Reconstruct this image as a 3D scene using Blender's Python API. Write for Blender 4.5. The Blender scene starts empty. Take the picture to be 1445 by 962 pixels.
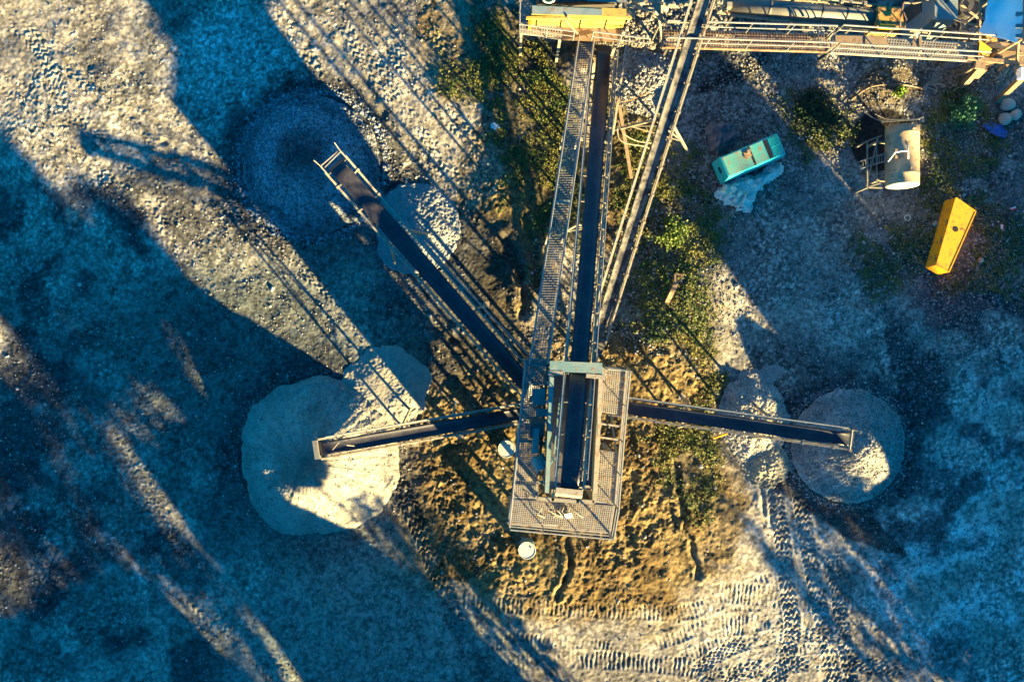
import bpy, math, random
import numpy as np
from mathutils import Vector, Matrix
random.seed(7)
rng = np.random.default_rng(7)
S = bpy.context.scene
COL = S.collection
H = 36.0          # camera height, metres
K = 30.0          # photo pixels per metre on the ground
TAN = math.tan(math.radians(12))
UX, UY = 0.65, -0.76       # horizontal direction towards the sun

def P(px, py, z=0.0):
    k = (H - z) / H / K
    return Vector(((px - 722.5) * k, (481 - py) * k, z))

def ST(s, t, z=0.0):       # sun-aligned site coordinates
    return Vector((s * 0.76 + t * UX, s * 0.65 + t * UY, z))

# ------------------------------------------------------------------ noise
_TAB = rng.random((256, 256)).astype(np.float32)
def vnoise(x, y, seed=0):
    xi = np.floor(x).astype(np.int32); yi = np.floor(y).astype(np.int32)
    fx = (x - xi).astype(np.float32); fy = (y - yi).astype(np.float32)
    fx = fx * fx * (3 - 2 * fx); fy = fy * fy * (3 - 2 * fy)
    ox = seed * 37; oy = seed * 91
    a = _TAB[(xi + ox) & 255, (yi + oy) & 255]; b = _TAB[(xi + 1 + ox) & 255, (yi + oy) & 255]
    c = _TAB[(xi + ox) & 255, (yi + 1 + oy) & 255]; d = _TAB[(xi + 1 + ox) & 255, (yi + 1 + oy) & 255]
    return (a * (1 - fx) + b * fx) * (1 - fy) + (c * (1 - fx) + d * fx) * fy
def fbm(x, y, octv=4, seed=0, gain=.5):
    s = 0; a = 1; n = 0
    for i in range(octv):
        r = 0.6 * i + .3
        s = s + a * vnoise((x * math.cos(r) - y * math.sin(r)) * 2 ** i, (x * math.sin(r) + y * math.cos(r)) * 2 ** i, seed + i)
        n += a; a *= gain
    return s / n
def worley(x, y, seed=0):
    xi = np.floor(x).astype(np.int32); yi = np.floor(y).astype(np.int32)
    best = np.full(x.shape, 9., np.float32)
    for dx in (-1, 0, 1):
        for dy in (-1, 0, 1):
            cx = xi + dx; cy = yi + dy
            jx = _TAB[(cx + seed * 13) & 255, (cy + 7) & 255]; jy = _TAB[(cx + 101) & 255, (cy + seed * 29) & 255]
            d = (cx + jx - x) ** 2 + (cy + jy - y) ** 2
            best = np.minimum(best, d.astype(np.float32))
    return np.sqrt(best)
def wcell(x, y, seed=0):
    xi = np.floor(x).astype(np.int32); yi = np.floor(y).astype(np.int32)
    best = np.full(x.shape, 9., np.float32); val = np.zeros(x.shape, np.float32)
    for dx in (-1, 0, 1):
        for dy in (-1, 0, 1):
            cx = xi + dx; cy = yi + dy
            d = ((cx + _TAB[(cx + seed * 13) & 255, (cy + 7) & 255] - x) ** 2 + (cy + _TAB[(cx + 101) & 255, (cy + seed * 29) & 255] - y) ** 2).astype(np.float32)
            m = d < best; best = np.where(m, d, best); val = np.where(m, _TAB[(cx + seed * 5) & 255, (cy + seed * 17) & 255], val)
    return np.sqrt(best), val
def sst(a, b, x):
    t = np.clip((x - a) / (b - a), 0, 1); return t * t * (3 - 2 * t)

# ------------------------------------------------------------------ materials
def new_mat(name):
    m = bpy.data.materials.new(name); m.use_nodes = True
    nt = m.node_tree; b = nt.nodes['Principled BSDF']
    return m, nt, b
def N(nt, t, **kw):
    n = nt.nodes.new(t)
    for k, v in kw.items():
        if k in n.inputs: n.inputs[k].default_value = v
        else: setattr(n, k, v)
    return n
def ramp(nt, fac, p0, p1, c0=(0, 0, 0, 1), c1=(1, 1, 1, 1)):
    r = nt.nodes.new('ShaderNodeValToRGB'); nt.links.new(fac, r.inputs[0])
    r.color_ramp.elements[0].position = p0; r.color_ramp.elements[1].position = p1
    r.color_ramp.elements[0].color = c0; r.color_ramp.elements[1].color = c1
    return r.outputs[0]
def mixc(nt, fac, a, b, mode='MIX'):
    m = nt.nodes.new('ShaderNodeMix'); m.data_type = 'RGBA'; m.blend_type = mode
    for i, v in ((0, fac), (6, a), (7, b)):
        if isinstance(v, bpy.types.NodeSocket): nt.links.new(v, m.inputs[i])
        elif i == 0: m.inputs[0].default_value = v
        else: m.inputs[i].default_value = (*v, 1) if len(v) == 3 else v
    return m.outputs[2]
def noise(nt, scale, detail=4, rough=.6, coord='Object'):
    tc = nt.nodes.new('ShaderNodeTexCoord')
    n = N(nt, 'ShaderNodeTexNoise', Scale=scale, Detail=detail, Roughness=rough)
    nt.links.new(tc.outputs[coord], n.inputs['Vector']); return n.outputs['Fac']
def metal(name, col, wear=(.22, .13, .07), amt=.5, rough=.6, metallic=0., dust=(.42, .37, .28), dust_amt=.45):
    m, nt, b = new_mat(name)
    w = ramp(nt, noise(nt, 5.0, 6, .7), .62 - amt * .18, .74 - amt * .14)
    d = ramp(nt, noise(nt, 1.3, 5, .65), .35, .75)
    fine = noise(nt, 38, 2)
    c = mixc(nt, d, col, tuple(a * (1 - dust_amt) + e * dust_amt for a, e in zip(col, dust)))
    c = mixc(nt, w, c, wear)
    f = ramp(nt, fine, .2, .8, (.75, .75, .75, 1), (1.15, 1.15, 1.15, 1))
    c = mixc(nt, 1.0, c, f, 'MULTIPLY')
    nt.links.new(c, b.inputs['Base Color'])
    b.inputs['Roughness'].default_value = rough; b.inputs['Metallic'].default_value = metallic
    bp = N(nt, 'ShaderNodeBump', Strength=.25, Distance=.01); nt.links.new(w, bp.inputs['Height'])
    nt.links.new(bp.outputs[0], b.inputs['Normal'])
    return m
M = {}
M['steel'] = metal('dusty_cream_steel', (.27, .25, .2), amt=.6, dust=(.3, .25, .17))
M['rail'] = metal('galvanised_rail', (.21, .225, .25), amt=.35, rough=.45, metallic=.25)
M['grate'] = metal('expanded_metal', (.26, .25, .24), amt=.6)
M['teal'] = metal('faded_teal_steel', (.07, .19, .21), amt=.45)
M['turq'] = metal('turquoise_paint', (.01, .58, .60), wear=(.25, .13, .05), amt=.1, rough=.4, dust=(.2, .42, .36), dust_amt=.25)
M['yellow'] = metal('yellow_paint', (.8, .34, .006), wear=(.14, .08, .04), amt=.42, rough=.5, dust=(.5, .27, .05), dust_amt=.3)
M['yelpale'] = metal('sunbleached_yellow_paint', (.5, .32, .04), wear=(.2, .13, .07), amt=.35, rough=.5, dust=(.36, .29, .17), dust_amt=.5)
M['orange'] = metal('rusty_orange_paint', (.6, .28, .02), wear=(.03, .025, .02), amt=.95, rough=.6)
M['rust'] = metal('rusty_steel', (.24, .14, .08), wear=(.1, .05, .03), amt=.8)
M['wood'] = metal('weathered_timber', (.22, .14, .075), wear=(.16, .1, .06), amt=.5)
M['dark'] = metal('grimy_dark_steel', (.045, .045, .05), wear=(.12, .08, .05), amt=.4, dust=(.2, .17, .13), dust_amt=.3)
M['black'] = metal('gap_black', (.008, .008, .009), amt=.1, dust_amt=.0)  # flat black painted for the shade inside hole, slots, seam and vents
M['plate'] = metal('worn_screen_plate', (.10, .09, .11), amt=.3, rough=.35, metallic=.5, dust_amt=.15)
M['cab'] = metal('grey_blue_cabinet', (.12, .2, .24), amt=.5)
M['hood'] = metal('dark_grey_hood', (.10, .10, .10), amt=.35, dust=(.3, .28, .2), dust_amt=.5)
M['tank'] = metal('cream_tank_paint', (.42, .33, .21), wear=(.06, .04, .025), amt=.4, rough=.5, dust=(.16, .10, .05), dust_amt=.75)
M['white'] = metal('white_scrap', (.75, .74, .7), amt=.1, dust_amt=.2)
M['hose'] = metal('pale_hose', (.42, .34, .24), amt=.3)
M['drum'] = metal('pale_drum_lid', (.55, .55, .48), amt=.35)
def mk_belt():
    m, nt, b = new_mat('rubber_belt')
    d = ramp(nt, noise(nt, 1.4, 6, .7), .42, .75)
    sp = ramp(nt, noise(nt, 16, 3, .6), .62, .72)
    c = mixc(nt, d, (.009, .010, .022), (.045, .043, .046))
    c = mixc(nt, mixc(nt, .35, (0, 0, 0), sp), c, (.2, .18, .15))
    nt.links.new(c, b.inputs['Base Color']); b.inputs['Roughness'].default_value = .42
    return m
M['belt'] = mk_belt()
def mk_beltdusty():
    m, nt, b = new_mat('dusty_belt')
    d = ramp(nt, noise(nt, 2.5, 5, .7), .45, .58)
    c = mixc(nt, d, (.13, .12, .11), (.016, .016, .022))
    nt.links.new(c, b.inputs['Base Color']); b.inputs['Roughness'].default_value = .7
    return m
M['beltdusty'] = mk_beltdusty()
def mk_cloth(name, c0, c1, rough=.5, scale=3.):
    m, nt, b = new_mat(name)
    d = ramp(nt, noise(nt, scale, 6, .65), .35, .7)
    nt.links.new(mixc(nt, d, c0, c1), b.inputs['Base Color']); b.inputs['Roughness'].default_value = rough
    bp = N(nt, 'ShaderNodeBump', Strength=.5, Distance=.04); nt.links.new(noise(nt, 9, 5, .6), bp.inputs['Height'])
    nt.links.new(bp.outputs[0], b.inputs['Normal'])
    return m
M['tarp'] = mk_cloth('white_tarpaulin', (.78, .8, .84), (.85, .85, .85))
M['film'] = mk_cloth('crumpled_film', (.82, .81, .76), (.2, .36, .35), .35, 3.5)
M['netting'] = mk_cloth('grey_netting', (.10, .09, .11), (.2, .18, .18), .8, 6)
M['rag'] = mk_cloth('blue_rag', (.02, .08, .3), (.04, .12, .42), .8, 6)
M['red'] = mk_cloth('red_print', (.6, .02, .03), (.55, .03, .03), .5, 6)
M['rock'] = mk_cloth('boulder_stone', (.42, .36, .29), (.30, .27, .24), .9, 5)
def mk_attr(name, rough=.9, bump=0., bscale=40., trans=0., vor=0., vscale=14., tint=True):
    m, nt, b = new_mat(name)
    a = nt.nodes.new('ShaderNodeVertexColor'); a.layer_name = 'Col'
    c = a.outputs['Color']
    if tint:
        f = ramp(nt, noise(nt, bscale, 5, .75), .25, .75, (.62, .62, .62, 1), (1.38, 1.38, 1.38, 1))
        c = mixc(nt, 1.0, c, f, 'MULTIPLY')
    nt.links.new(c, b.inputs['Base Color']); b.inputs['Roughness'].default_value = rough
    b.inputs['Specular IOR Level'].default_value = .25
    if bump:
        bp = N(nt, 'ShaderNodeBump', Strength=bump, Distance=.03)
        h = noise(nt, bscale * .7, 5, .7)
        if vor:
            tc = nt.nodes.new('ShaderNodeTexCoord')
            v = N(nt, 'ShaderNodeTexVoronoi', Scale=vscale); nt.links.new(tc.outputs['Object'], v.inputs['Vector'])
            ad = N(nt, 'ShaderNodeMath', operation='MULTIPLY_ADD'); nt.links.new(v.outputs['Distance'], ad.inputs[0])
            ad.inputs[1].default_value = -vor; nt.links.new(h, ad.inputs[2]); h = ad.outputs[0]
        nt.links.new(h, bp.inputs['Height']); nt.links.new(bp.outputs[0], b.inputs['Normal'])
    if trans:
        b.inputs['Subsurface Weight'].default_value = 0
    return m
M['ground'] = mk_attr('quarry_ground', .92, .55, 26.)
M['stone'] = mk_attr('loose_stones', .85, tint=False)
M['leaf'] = mk_attr('weed_leaves', .6, tint=False)
M['pile'] = mk_attr('aggregate', .9, .8, 22., vor=1.2, vscale=13.)
M['sandpile'] = mk_attr('fine_sand', .92, .35, 45.)
M['bark'] = metal('bark', (.12, .09, .06), amt=.4)

# ------------------------------------------------------------------ mesh building
OFF = {}
def link(o, parent=None):
    COL.objects.link(o)
    if parent is not None: o.parent = parent
    return o
def tag(o, label=None, cat=None, group=None, kind=None):
    if label: o['label'] = label
    if cat: o['category'] = cat
    if group: o['group'] = group
    if kind: o['kind'] = kind
    return o
def thing(name, loc, label, cat, group=None):
    o = bpy.data.objects.new(name, None); o.location = loc; o.empty_display_size = .2
    link(o); OFF[o.name] = Vector(loc)
    return tag(o, label, cat, group)
def np_mesh(name, V, F, smooth=True, colors=None, colname='Col'):
    """V (n,3), F (m,k) numpy"""
    me = bpy.data.meshes.new(name)
    V = np.asarray(V, np.float32); F = np.asarray(F, np.int32)
    n = len(V); m, k = F.shape
    me.vertices.add(n); me.vertices.foreach_set('co', V.ravel())
    me.loops.add(m * k); me.loops.foreach_set('vertex_index', F.ravel())
    me.polygons.add(m); me.polygons.foreach_set('loop_start', np.arange(0, m * k, k, dtype=np.int32))
    me.polygons.foreach_set('loop_total', np.full(m, k, np.int32))
    me.polygons.foreach_set('use_smooth', np.full(m, smooth, bool))
    me.update(calc_edges=True)
    if colors is not None:
        at = me.color_attributes.new(colname, 'FLOAT_COLOR', 'POINT')
        c4 = np.ones((n, 4), np.float32); c4[:, :3] = colors
        at.data.foreach_set('color', c4.ravel())
    return me
class MB:
    def __init__(s): s.v = []; s.f = []
    def raw(s, vs, fs):
        b = len(s.v); s.v += [Vector(v) for v in vs]; s.f += [tuple(i + b for i in f) for f in fs]; return s
    def hexa(s, b4, t4):
        return s.raw(list(b4) + list(t4), [(3, 2, 1, 0), (4, 5, 6, 7), (0, 1, 5, 4), (1, 2, 6, 5), (2, 3, 7, 6), (3, 0, 4, 7)])
    def beam(s, p, q, w, h, up=(0, 0, 1)):
        p = Vector(p); q = Vector(q); a = (q - p).normalized(); up = Vector(up)
        b = a.cross(up)
        if b.length < 1e-4: b = a.cross(Vector((0, 1, 0)))
        b.normalize(); c = b.cross(a)
        b = b * w / 2; c = c * h / 2
        return s.hexa([p - b - c, p + b - c, p + b + c, p - b + c], [q - b - c, q + b - c, q + b + c, q - b + c])
    def box(s, c, sx, sy, sz, rz=0):
        c = Vector(c); ca, sa = math.cos(rz), math.sin(rz)
        def r(x, y, z): return c + Vector((x * ca - y * sa, x * sa + y * ca, z))
        x, y, z = sx / 2, sy / 2, sz / 2
        return s.hexa([r(-x, -y, -z), r(x, -y, -z), r(x, y, -z), r(-x, y, -z)], [r(-x, -y, z), r(x, -y, z), r(x, y, z), r(-x, y, z)])
    def prism(s, poly, z0, z1):
        n = len(poly)
        vs = [(p[0], p[1], z0) for p in poly] + [(p[0], p[1], z1) for p in poly]
        fs = [tuple(range(n - 1, -1, -1)), tuple(range(n, 2 * n))] + [(i, (i + 1) % n, n + (i + 1) % n, n + i) for i in range(n)]
        return s.raw(vs, fs)
    def tube(s, p, q, r, n=7, r2=None, cap=True):
        return s.path([p, q], r, n, r2, cap)
    def path(s, pts, r, n=6, r2=None, cap=True):
        pts = [Vector(p) for p in pts]; m = len(pts); base = len(s.v)
        for i, p in enumerate(pts):
            a = (pts[min(i + 1, m - 1)] - pts[max(i - 1, 0)]).normalized()
            up = Vector((0, 0, 1)) if abs(a.z) < .95 else Vector((0, 1, 0))
            b = a.cross(up).normalized(); c = b.cross(a)
            rr = r if r2 is None else r + (r2 - r) * i / (m - 1)
            for k in range(n):
                t = 2 * math.pi * k / n; s.v.append(p + (b * math.cos(t) + c * math.sin(t)) * rr)
        for i in range(m - 1):
            for k in range(n):
                A = base + i * n + k; B = base + i * n + (k + 1) % n
                s.f.append((A, B, B + n, A + n))
        if cap:
            s.f.append(tuple(base + k for k in range(n - 1, -1, -1))); s.f.append(tuple(base + (m - 1) * n + k for k in range(n)))
        return s
    def build(s, name, mat, parent=None, smooth=False, offset=None):
        me = bpy.data.meshes.new(name)
        if offset is None: offset = OFF[parent.name] if parent is not None else Vector((0, 0, 0))
        me.from_pydata([v - offset for v in s.v], [], s.f); me.update()
        if smooth: me.polygons.foreach_set('use_smooth', [True] * len(me.polygons))
        me.materials.append(M[mat] if isinstance(mat, str) else mat)
        o = link(bpy.data.objects.new(name, me), parent); OFF[o.name] = offset
        if parent is None and offset.length: o.location = offset
        return o
def solo(mb, name, mat, base, label, cat, group=None, smooth=False):
    o = mb.build(name, mat, None, smooth, Vector(base)); return tag(o, label, cat, group)
def grating(mb, a, b, c, d, sp=.1, w=.028, th=.03):
    """quad a-b (side 1) c-d opposite (a->d, b->c); bars both ways"""
    a, b, c, d = map(Vector, (a, b, c, d))
    L = max((b - a).length, (c - d).length); W = max((d - a).length, (c - b).length)
    for i in range(int(W / sp) + 1):
        f = min(1, i * sp / W); mb.beam(a.lerp(d, f), b.lerp(c, f), w, th)
    for i in range(int(L / sp) + 1):
        f = min(1, i * sp / L); mb.beam(a.lerp(b, f) + Vector((0, 0, .004)), d.lerp(c, f) + Vector((0, 0, .004)), w, th)
    for p, q in ((a, b), (b, c), (c, d), (d, a)):
        mb.beam(p - Vector((0, 0, .07)), q - Vector((0, 0, .07)), .06, .12)
def handrail(mb, pts, h=1.0, sp=1.5, r=.026, mid=True):
    pts = [Vector(p) for p in pts]; up = Vector((0, 0, h))
    mb.path([p + up for p in pts], r, 6)
    if mid: mb.path([p + up * .5 for p in pts], r * .8, 6)
    for p, q in zip(pts, pts[1:]):
        n = max(1, round((q - p).length / sp))
        for i in range(n + 1):
            x = p.lerp(q, i / n); mb.tube(x, x + up, r * .9, 5)

# ------------------------------------------------------------------ ground
def axis(lo, hi, step, far):
    inner = np.arange(lo, hi + step * .5, step); out = []; d = step; x = hi
    while x < hi + far: d *= 1.17; x += d; out.append(x)
    left = [lo - (o - hi) for o in out][::-1]
    return np.concatenate([left, inner, out])
STEP = 1.25 / K
ax = axis((-110 - 722.5) / K, (1555 - 722.5) / K, STEP, 1500.)
ay = axis((481 - 1060) / K, (481 + 100) / K, STEP, 1500.)
GX, GY = np.meshgrid(ax, ay, indexing='xy')
X = (GX * K + 722.5).astype(np.float32); Y = (481 - GY * K).astype(np.float32)   # photo pixels at ground level
inside = sst(-105, -60, X) * (1 - sst(1505, 1550, X)) * sst(-95, -50, Y) * (1 - sst(1012, 1055, Y))
wx = (fbm(X / 70, Y / 70, 4, 3) - .5) * 90; wy = (fbm(X / 70, Y / 70, 4, 11) - .5) * 90
wfx = (fbm(X / 14, Y / 14, 3, 5) - .5) * 26; wfy = (fbm(X / 14, Y / 14, 3, 15) - .5) * 26
def blob(cx, cy, rx, ry, rot=0, soft=.6, warp=1.):
    a = math.radians(rot); dx = X + wx * warp + wfx * warp - cx; dy = Y + wy * warp + wfy * warp - cy
    u = (dx * math.cos(a) + dy * math.sin(a)) / rx; v = (-dx * math.sin(a) + dy * math.cos(a)) / ry
    return 1 - sst(1 - soft * .5, 1 + soft * .5, np.sqrt(u * u + v * v))
def blobs(lst):
    m = np.zeros_like(X)
    for b in lst:
        st = b[5] if len(b) > 5 else 1.; so = b[6] if len(b) > 6 else .6; wp = b[7] if len(b) > 7 else 1.
        m = np.maximum(m, blob(b[0], b[1], b[2], b[3], b[4] if len(b) > 4 else 0, so, wp) * st)
    return m
n_big = fbm(X / 130, Y / 130, 5, 21); n_mid = fbm(X / 38, Y / 38, 5, 31); n_fine = fbm(X / 9, Y / 9, 4, 41)
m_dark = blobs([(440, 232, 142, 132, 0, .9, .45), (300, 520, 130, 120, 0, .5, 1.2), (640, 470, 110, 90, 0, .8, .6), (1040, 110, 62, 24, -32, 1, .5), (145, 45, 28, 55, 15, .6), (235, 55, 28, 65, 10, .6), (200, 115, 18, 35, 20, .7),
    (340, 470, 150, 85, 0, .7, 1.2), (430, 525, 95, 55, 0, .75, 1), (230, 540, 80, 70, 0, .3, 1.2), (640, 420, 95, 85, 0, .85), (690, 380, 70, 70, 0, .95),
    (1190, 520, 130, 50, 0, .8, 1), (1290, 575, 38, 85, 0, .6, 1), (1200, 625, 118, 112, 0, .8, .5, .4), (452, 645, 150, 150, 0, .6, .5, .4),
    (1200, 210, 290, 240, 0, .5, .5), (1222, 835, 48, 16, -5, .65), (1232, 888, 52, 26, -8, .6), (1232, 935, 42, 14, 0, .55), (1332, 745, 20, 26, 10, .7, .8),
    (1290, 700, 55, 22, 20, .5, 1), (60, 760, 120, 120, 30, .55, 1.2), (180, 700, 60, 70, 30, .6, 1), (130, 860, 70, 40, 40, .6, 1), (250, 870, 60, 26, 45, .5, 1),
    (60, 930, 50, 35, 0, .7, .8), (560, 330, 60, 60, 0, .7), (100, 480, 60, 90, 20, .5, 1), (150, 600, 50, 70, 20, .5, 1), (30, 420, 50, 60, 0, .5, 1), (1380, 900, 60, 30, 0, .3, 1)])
# a spill of dark fines in the shape of a wedge beside the right-hand heap
def seg_d(x0, y0, x1, y1, r0, r1):
    L2 = (x1 - x0) ** 2 + (y1 - y0) ** 2
    t = np.clip(((X + wfx * .4 - x0) * (x1 - x0) + (Y + wfy * .4 - y0) * (y1 - y0)) / L2, 0, 1)
    d = np.hypot(X + wfx * .4 - x0 - t * (x1 - x0), Y + wfy * .4 - y0 - t * (y1 - y0)); return 1 - sst(.8, 1.1, d / (r0 + (r1 - r0) * t))
m_spill = np.maximum(seg_d(1095, 655, 1205, 735, 32, 24), seg_d(1205, 735, 1272, 782, 26, 5))
m_dark = np.maximum(m_dark, m_spill * .9)
m_soil = blobs([(760, 650, 205, 185, 0, 1, .7, 1.3), (860, 740, 190, 110, 0, 1, .8, 1.3), (640, 575, 100, 110, 0, 1, .7), (760, 800, 170, 60, 0, 1, 1, 1.4), (900, 580, 110, 100, 0, 1, .7),
    (1000, 720, 75, 90, 0, .9, .5), (735, 340, 60, 130, 10, 1, .5), (560, 500, 40, 30, 0, .5), (690, 250, 60, 90, -30, .6), (880, 260, 50, 120, 0, .9), (930, 440, 70, 90, 0, .8), (830, 60, 60, 30, 0, .6), (660, 60, 50, 70, -30, .6), (1370, 95, 60, 40, 0, .9), (1250, 105, 40, 28, -30, .9), (1300, 290, 30, 60, -20, .5), (950, 55, 80, 40, 0, .5)])
m_veg = blobs([(755, 190, 62, 155, -18, 1, .6), (690, 110, 40, 70, -30, .6, .8), (725, 90, 45, 70, -20, .9), (885, 200, 32, 130, 0, .9), (955, 330, 58, 100, 0, 1, .7), (945, 440, 90, 70, 20, .95, .8), (985, 480, 50, 50, 0, .6), (990, 675, 50, 55, 0, .45), (1000, 590, 55, 55, 0, .85), (960, 640, 40, 40, 0, .6), (1150, 165, 55, 45, 0, .9), (1340, 190, 70, 55, 20, .8), (1310, 240, 40, 60, 0, .7), (1390, 360, 70, 60, 0, .55), (1240, 380, 50, 35, 0, .5), (1300, 330, 40, 40, 0, .5), (1370, 310, 40, 40, 0, .5)])
m_dust = blobs([(1110, 360, 65, 55, 0, .6, 1.1), (1080, 300, 60, 40, 0, .3, 1), (1190, 440, 100, 40, 0, .6, 1.1), (1180, 250, 60, 70, 0, .4, 1), (1160, 130, 60, 40, 0, .3, 1), (1250, 525, 36, 30, -20, .8), (1385, 800, 150, 170, 0, .95, 1.2), (1120, 780, 130, 130, 0, .45, 1),
    (330, 120, 150, 110, 30, .9, 1), (560, 200, 80, 130, 0, .6, 1), (420, 60, 100, 60, 0, .7), (220, 200, 110, 80, 40, .65, 1), (60, 180, 80, 100, 0, .4, 1), (560, 540, 75, 60, 0, .9, .5), (520, 720, 60, 60, 0, .6), (330, 480, 60, 50, 0, .0), (260, 380, 90, 60, 40, .3, 1), (1080, 880, 120, 60, 0, .3, 1), (350, 850, 60, 160, -40, .4, 1), (1400, 620, 70, 130, 0, .8, 1), (620, 380, 20, 14, 0, .5), (690, 360, 18, 14, 0, .4)])
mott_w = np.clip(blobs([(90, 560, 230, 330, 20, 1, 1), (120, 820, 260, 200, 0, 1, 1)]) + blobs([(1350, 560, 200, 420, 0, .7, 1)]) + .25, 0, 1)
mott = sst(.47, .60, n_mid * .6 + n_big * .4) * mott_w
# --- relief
hgt = (fbm(X / 240, Y / 240, 4, 51) - .5) * .5 + (n_mid - .5) * .12 + (n_fine - .5) * .05
lump = (1 - sst(0, .75, worley((X + wfx * .3) / 11, (Y + wfy * .3) / 11, 3)))
lump2 = (1 - sst(0, .8, worley((X + wfx) / 26, (Y + wfy) / 26, 5)))
lumpw = np.clip(m_soil * 1.0 + m_veg * .5 - .1, 0, 1) * (.35 + .65 * sst(.4, .6, n_big))
hgt += .8 * lumpw * (lump * .07 * sst(.4, .6, fbm(X / 17, Y / 17, 3, 71)) + (1 - sst(0, .7, worley((X + wfx * .4) / 6, (Y + wfy * .4) / 6, 13))) * .05 * sst(.35, .6, fbm(X / 12, Y / 12, 3, 73)) + (fbm(X / 13, Y / 13, 5, 75, .6) - .5) * .38 + lump2 * .05 - .03)
peb = (1 - sst(0, .6, worley(X / 4.2, Y / 4.2, 7)))
hgt += peb * .011 * (.5 + .8 * m_dark) + (1 - sst(0, .7, worley(X / 7.5, Y / 7.5, 8))) * .011 * sst(.42, .6, n_mid)
tr_h = np.zeros_like(X)
def track(pts, width, depth, period, kind='chev', fade=.15, patch=.7):
    """tyre or crawler marks pressed along a smooth path"""
    global hgt, m_dust
    p = np.array(pts, float); n = len(p)
    q = []
    for i in range(n - 1):
        p0 = p[max(i - 1, 0)]; p1 = p[i]; p2 = p[i + 1]; p3 = p[min(i + 2, n - 1)]
        for t in np.linspace(0, 1, 7, endpoint=False):
            q.append(.5 * ((2 * p1) + (-p0 + p2) * t + (2 * p0 - 5 * p1 + 4 * p2 - p3) * t * t + (-p0 + 3 * p1 - 3 * p2 + p3) * t ** 3))
    q.append(p[-1]); q = np.array(q)
    seg = np.hypot(*(q[1:] - q[:-1]).T); cum = np.concatenate([[0], np.cumsum(seg)])
    pad = width * 1.2
    # columns / rows of the fine grid touched by the path
    xs = X[0]; ys = Y[:, 0]
    i0 = np.searchsorted(xs, q[:, 0].min() - pad); i1 = np.searchsorted(xs, q[:, 0].max() + pad)
    yr = -ys; j0 = np.searchsorted(yr, -(q[:, 1].max() + pad)); j1 = np.searchsorted(yr, -(q[:, 1].min() - pad))
    sx = X[j0:j1, i0:i1]; sy = Y[j0:j1, i0:i1]
    if sx.size == 0: return
    bd = np.full(sx.shape, 1e9, np.float32); bb = np.zeros_like(bd); ba = np.zeros_like(bd)
    for k in range(len(q) - 1):
        d = (q[k + 1] - q[k]) / max(seg[k], 1e-6)
        rx = sx - q[k, 0]; ry = sy - q[k, 1]
        a = np.clip(rx * d[0] + ry * d[1], 0, seg[k]); ex = rx - a * d[0]; ey = ry - a * d[1]
        dist = np.hypot(ex, ey); side = np.sign(d[0] * ry - d[1] * rx)
        m = dist < bd
        bd = np.where(m, dist, bd); bb = np.where(m, dist * side, bb); ba = np.where(m, cum[k] + a, ba)
    hw = width / 2; L = cum[-1]
    win = (1 - sst(hw * .85, hw * 1.1, bd)) * sst(0, L * fade + 1, ba) * (1 - sst(L * (1 - fade), L + 1, ba))
    win = win * ((1 - patch) + patch * sst(.42, .56, fbm(sx / 26, sy / 26, 3, 61))) * (.55 + .45 * sst(.35, .6, fbm(sx / 7, sy / 7, 2, 63)))
    jit = (fbm(sx / 12, sy / 12, 3, 66) - .5) * period * 2.2
    if kind == 'chev':
        z = np.abs((np.abs(bb) / hw * 1.6 + .0) % 1.0 - .5) * 2       # zig-zag lugs across the tread
        ph = (ba + jit * .6 + z * period * .55) / period
    else:
        ph = (ba + jit * .35) / period
    wv = .5 + .5 * np.sin(ph * 2 * np.pi); wv = wv ** 1.4
    rim = np.exp(-((bd - hw * 1.12) / (hw * .18)) ** 2) * sst(0, L * fade + 1, ba) * (1 - sst(L * (1 - fade), L + 1, ba))
    depth = depth * (.45 + .75 * fbm(sx / 20, sy / 20, 3, 67 + len(pts)))
    keep_ = np.clip(np.maximum(win, rim), 0, 1)
    tr_h[j0:j1, i0:i1] = tr_h[j0:j1, i0:i1] * (1 - .85 * keep_) + win * (wv * depth * 1.5 - depth) + rim * depth * .22
    m_dust[j0:j1, i0:i1] = np.maximum(m_dust[j0:j1, i0:i1], win * wv * .25)
C_ = 'chev'; B_ = 'bar'
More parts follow.
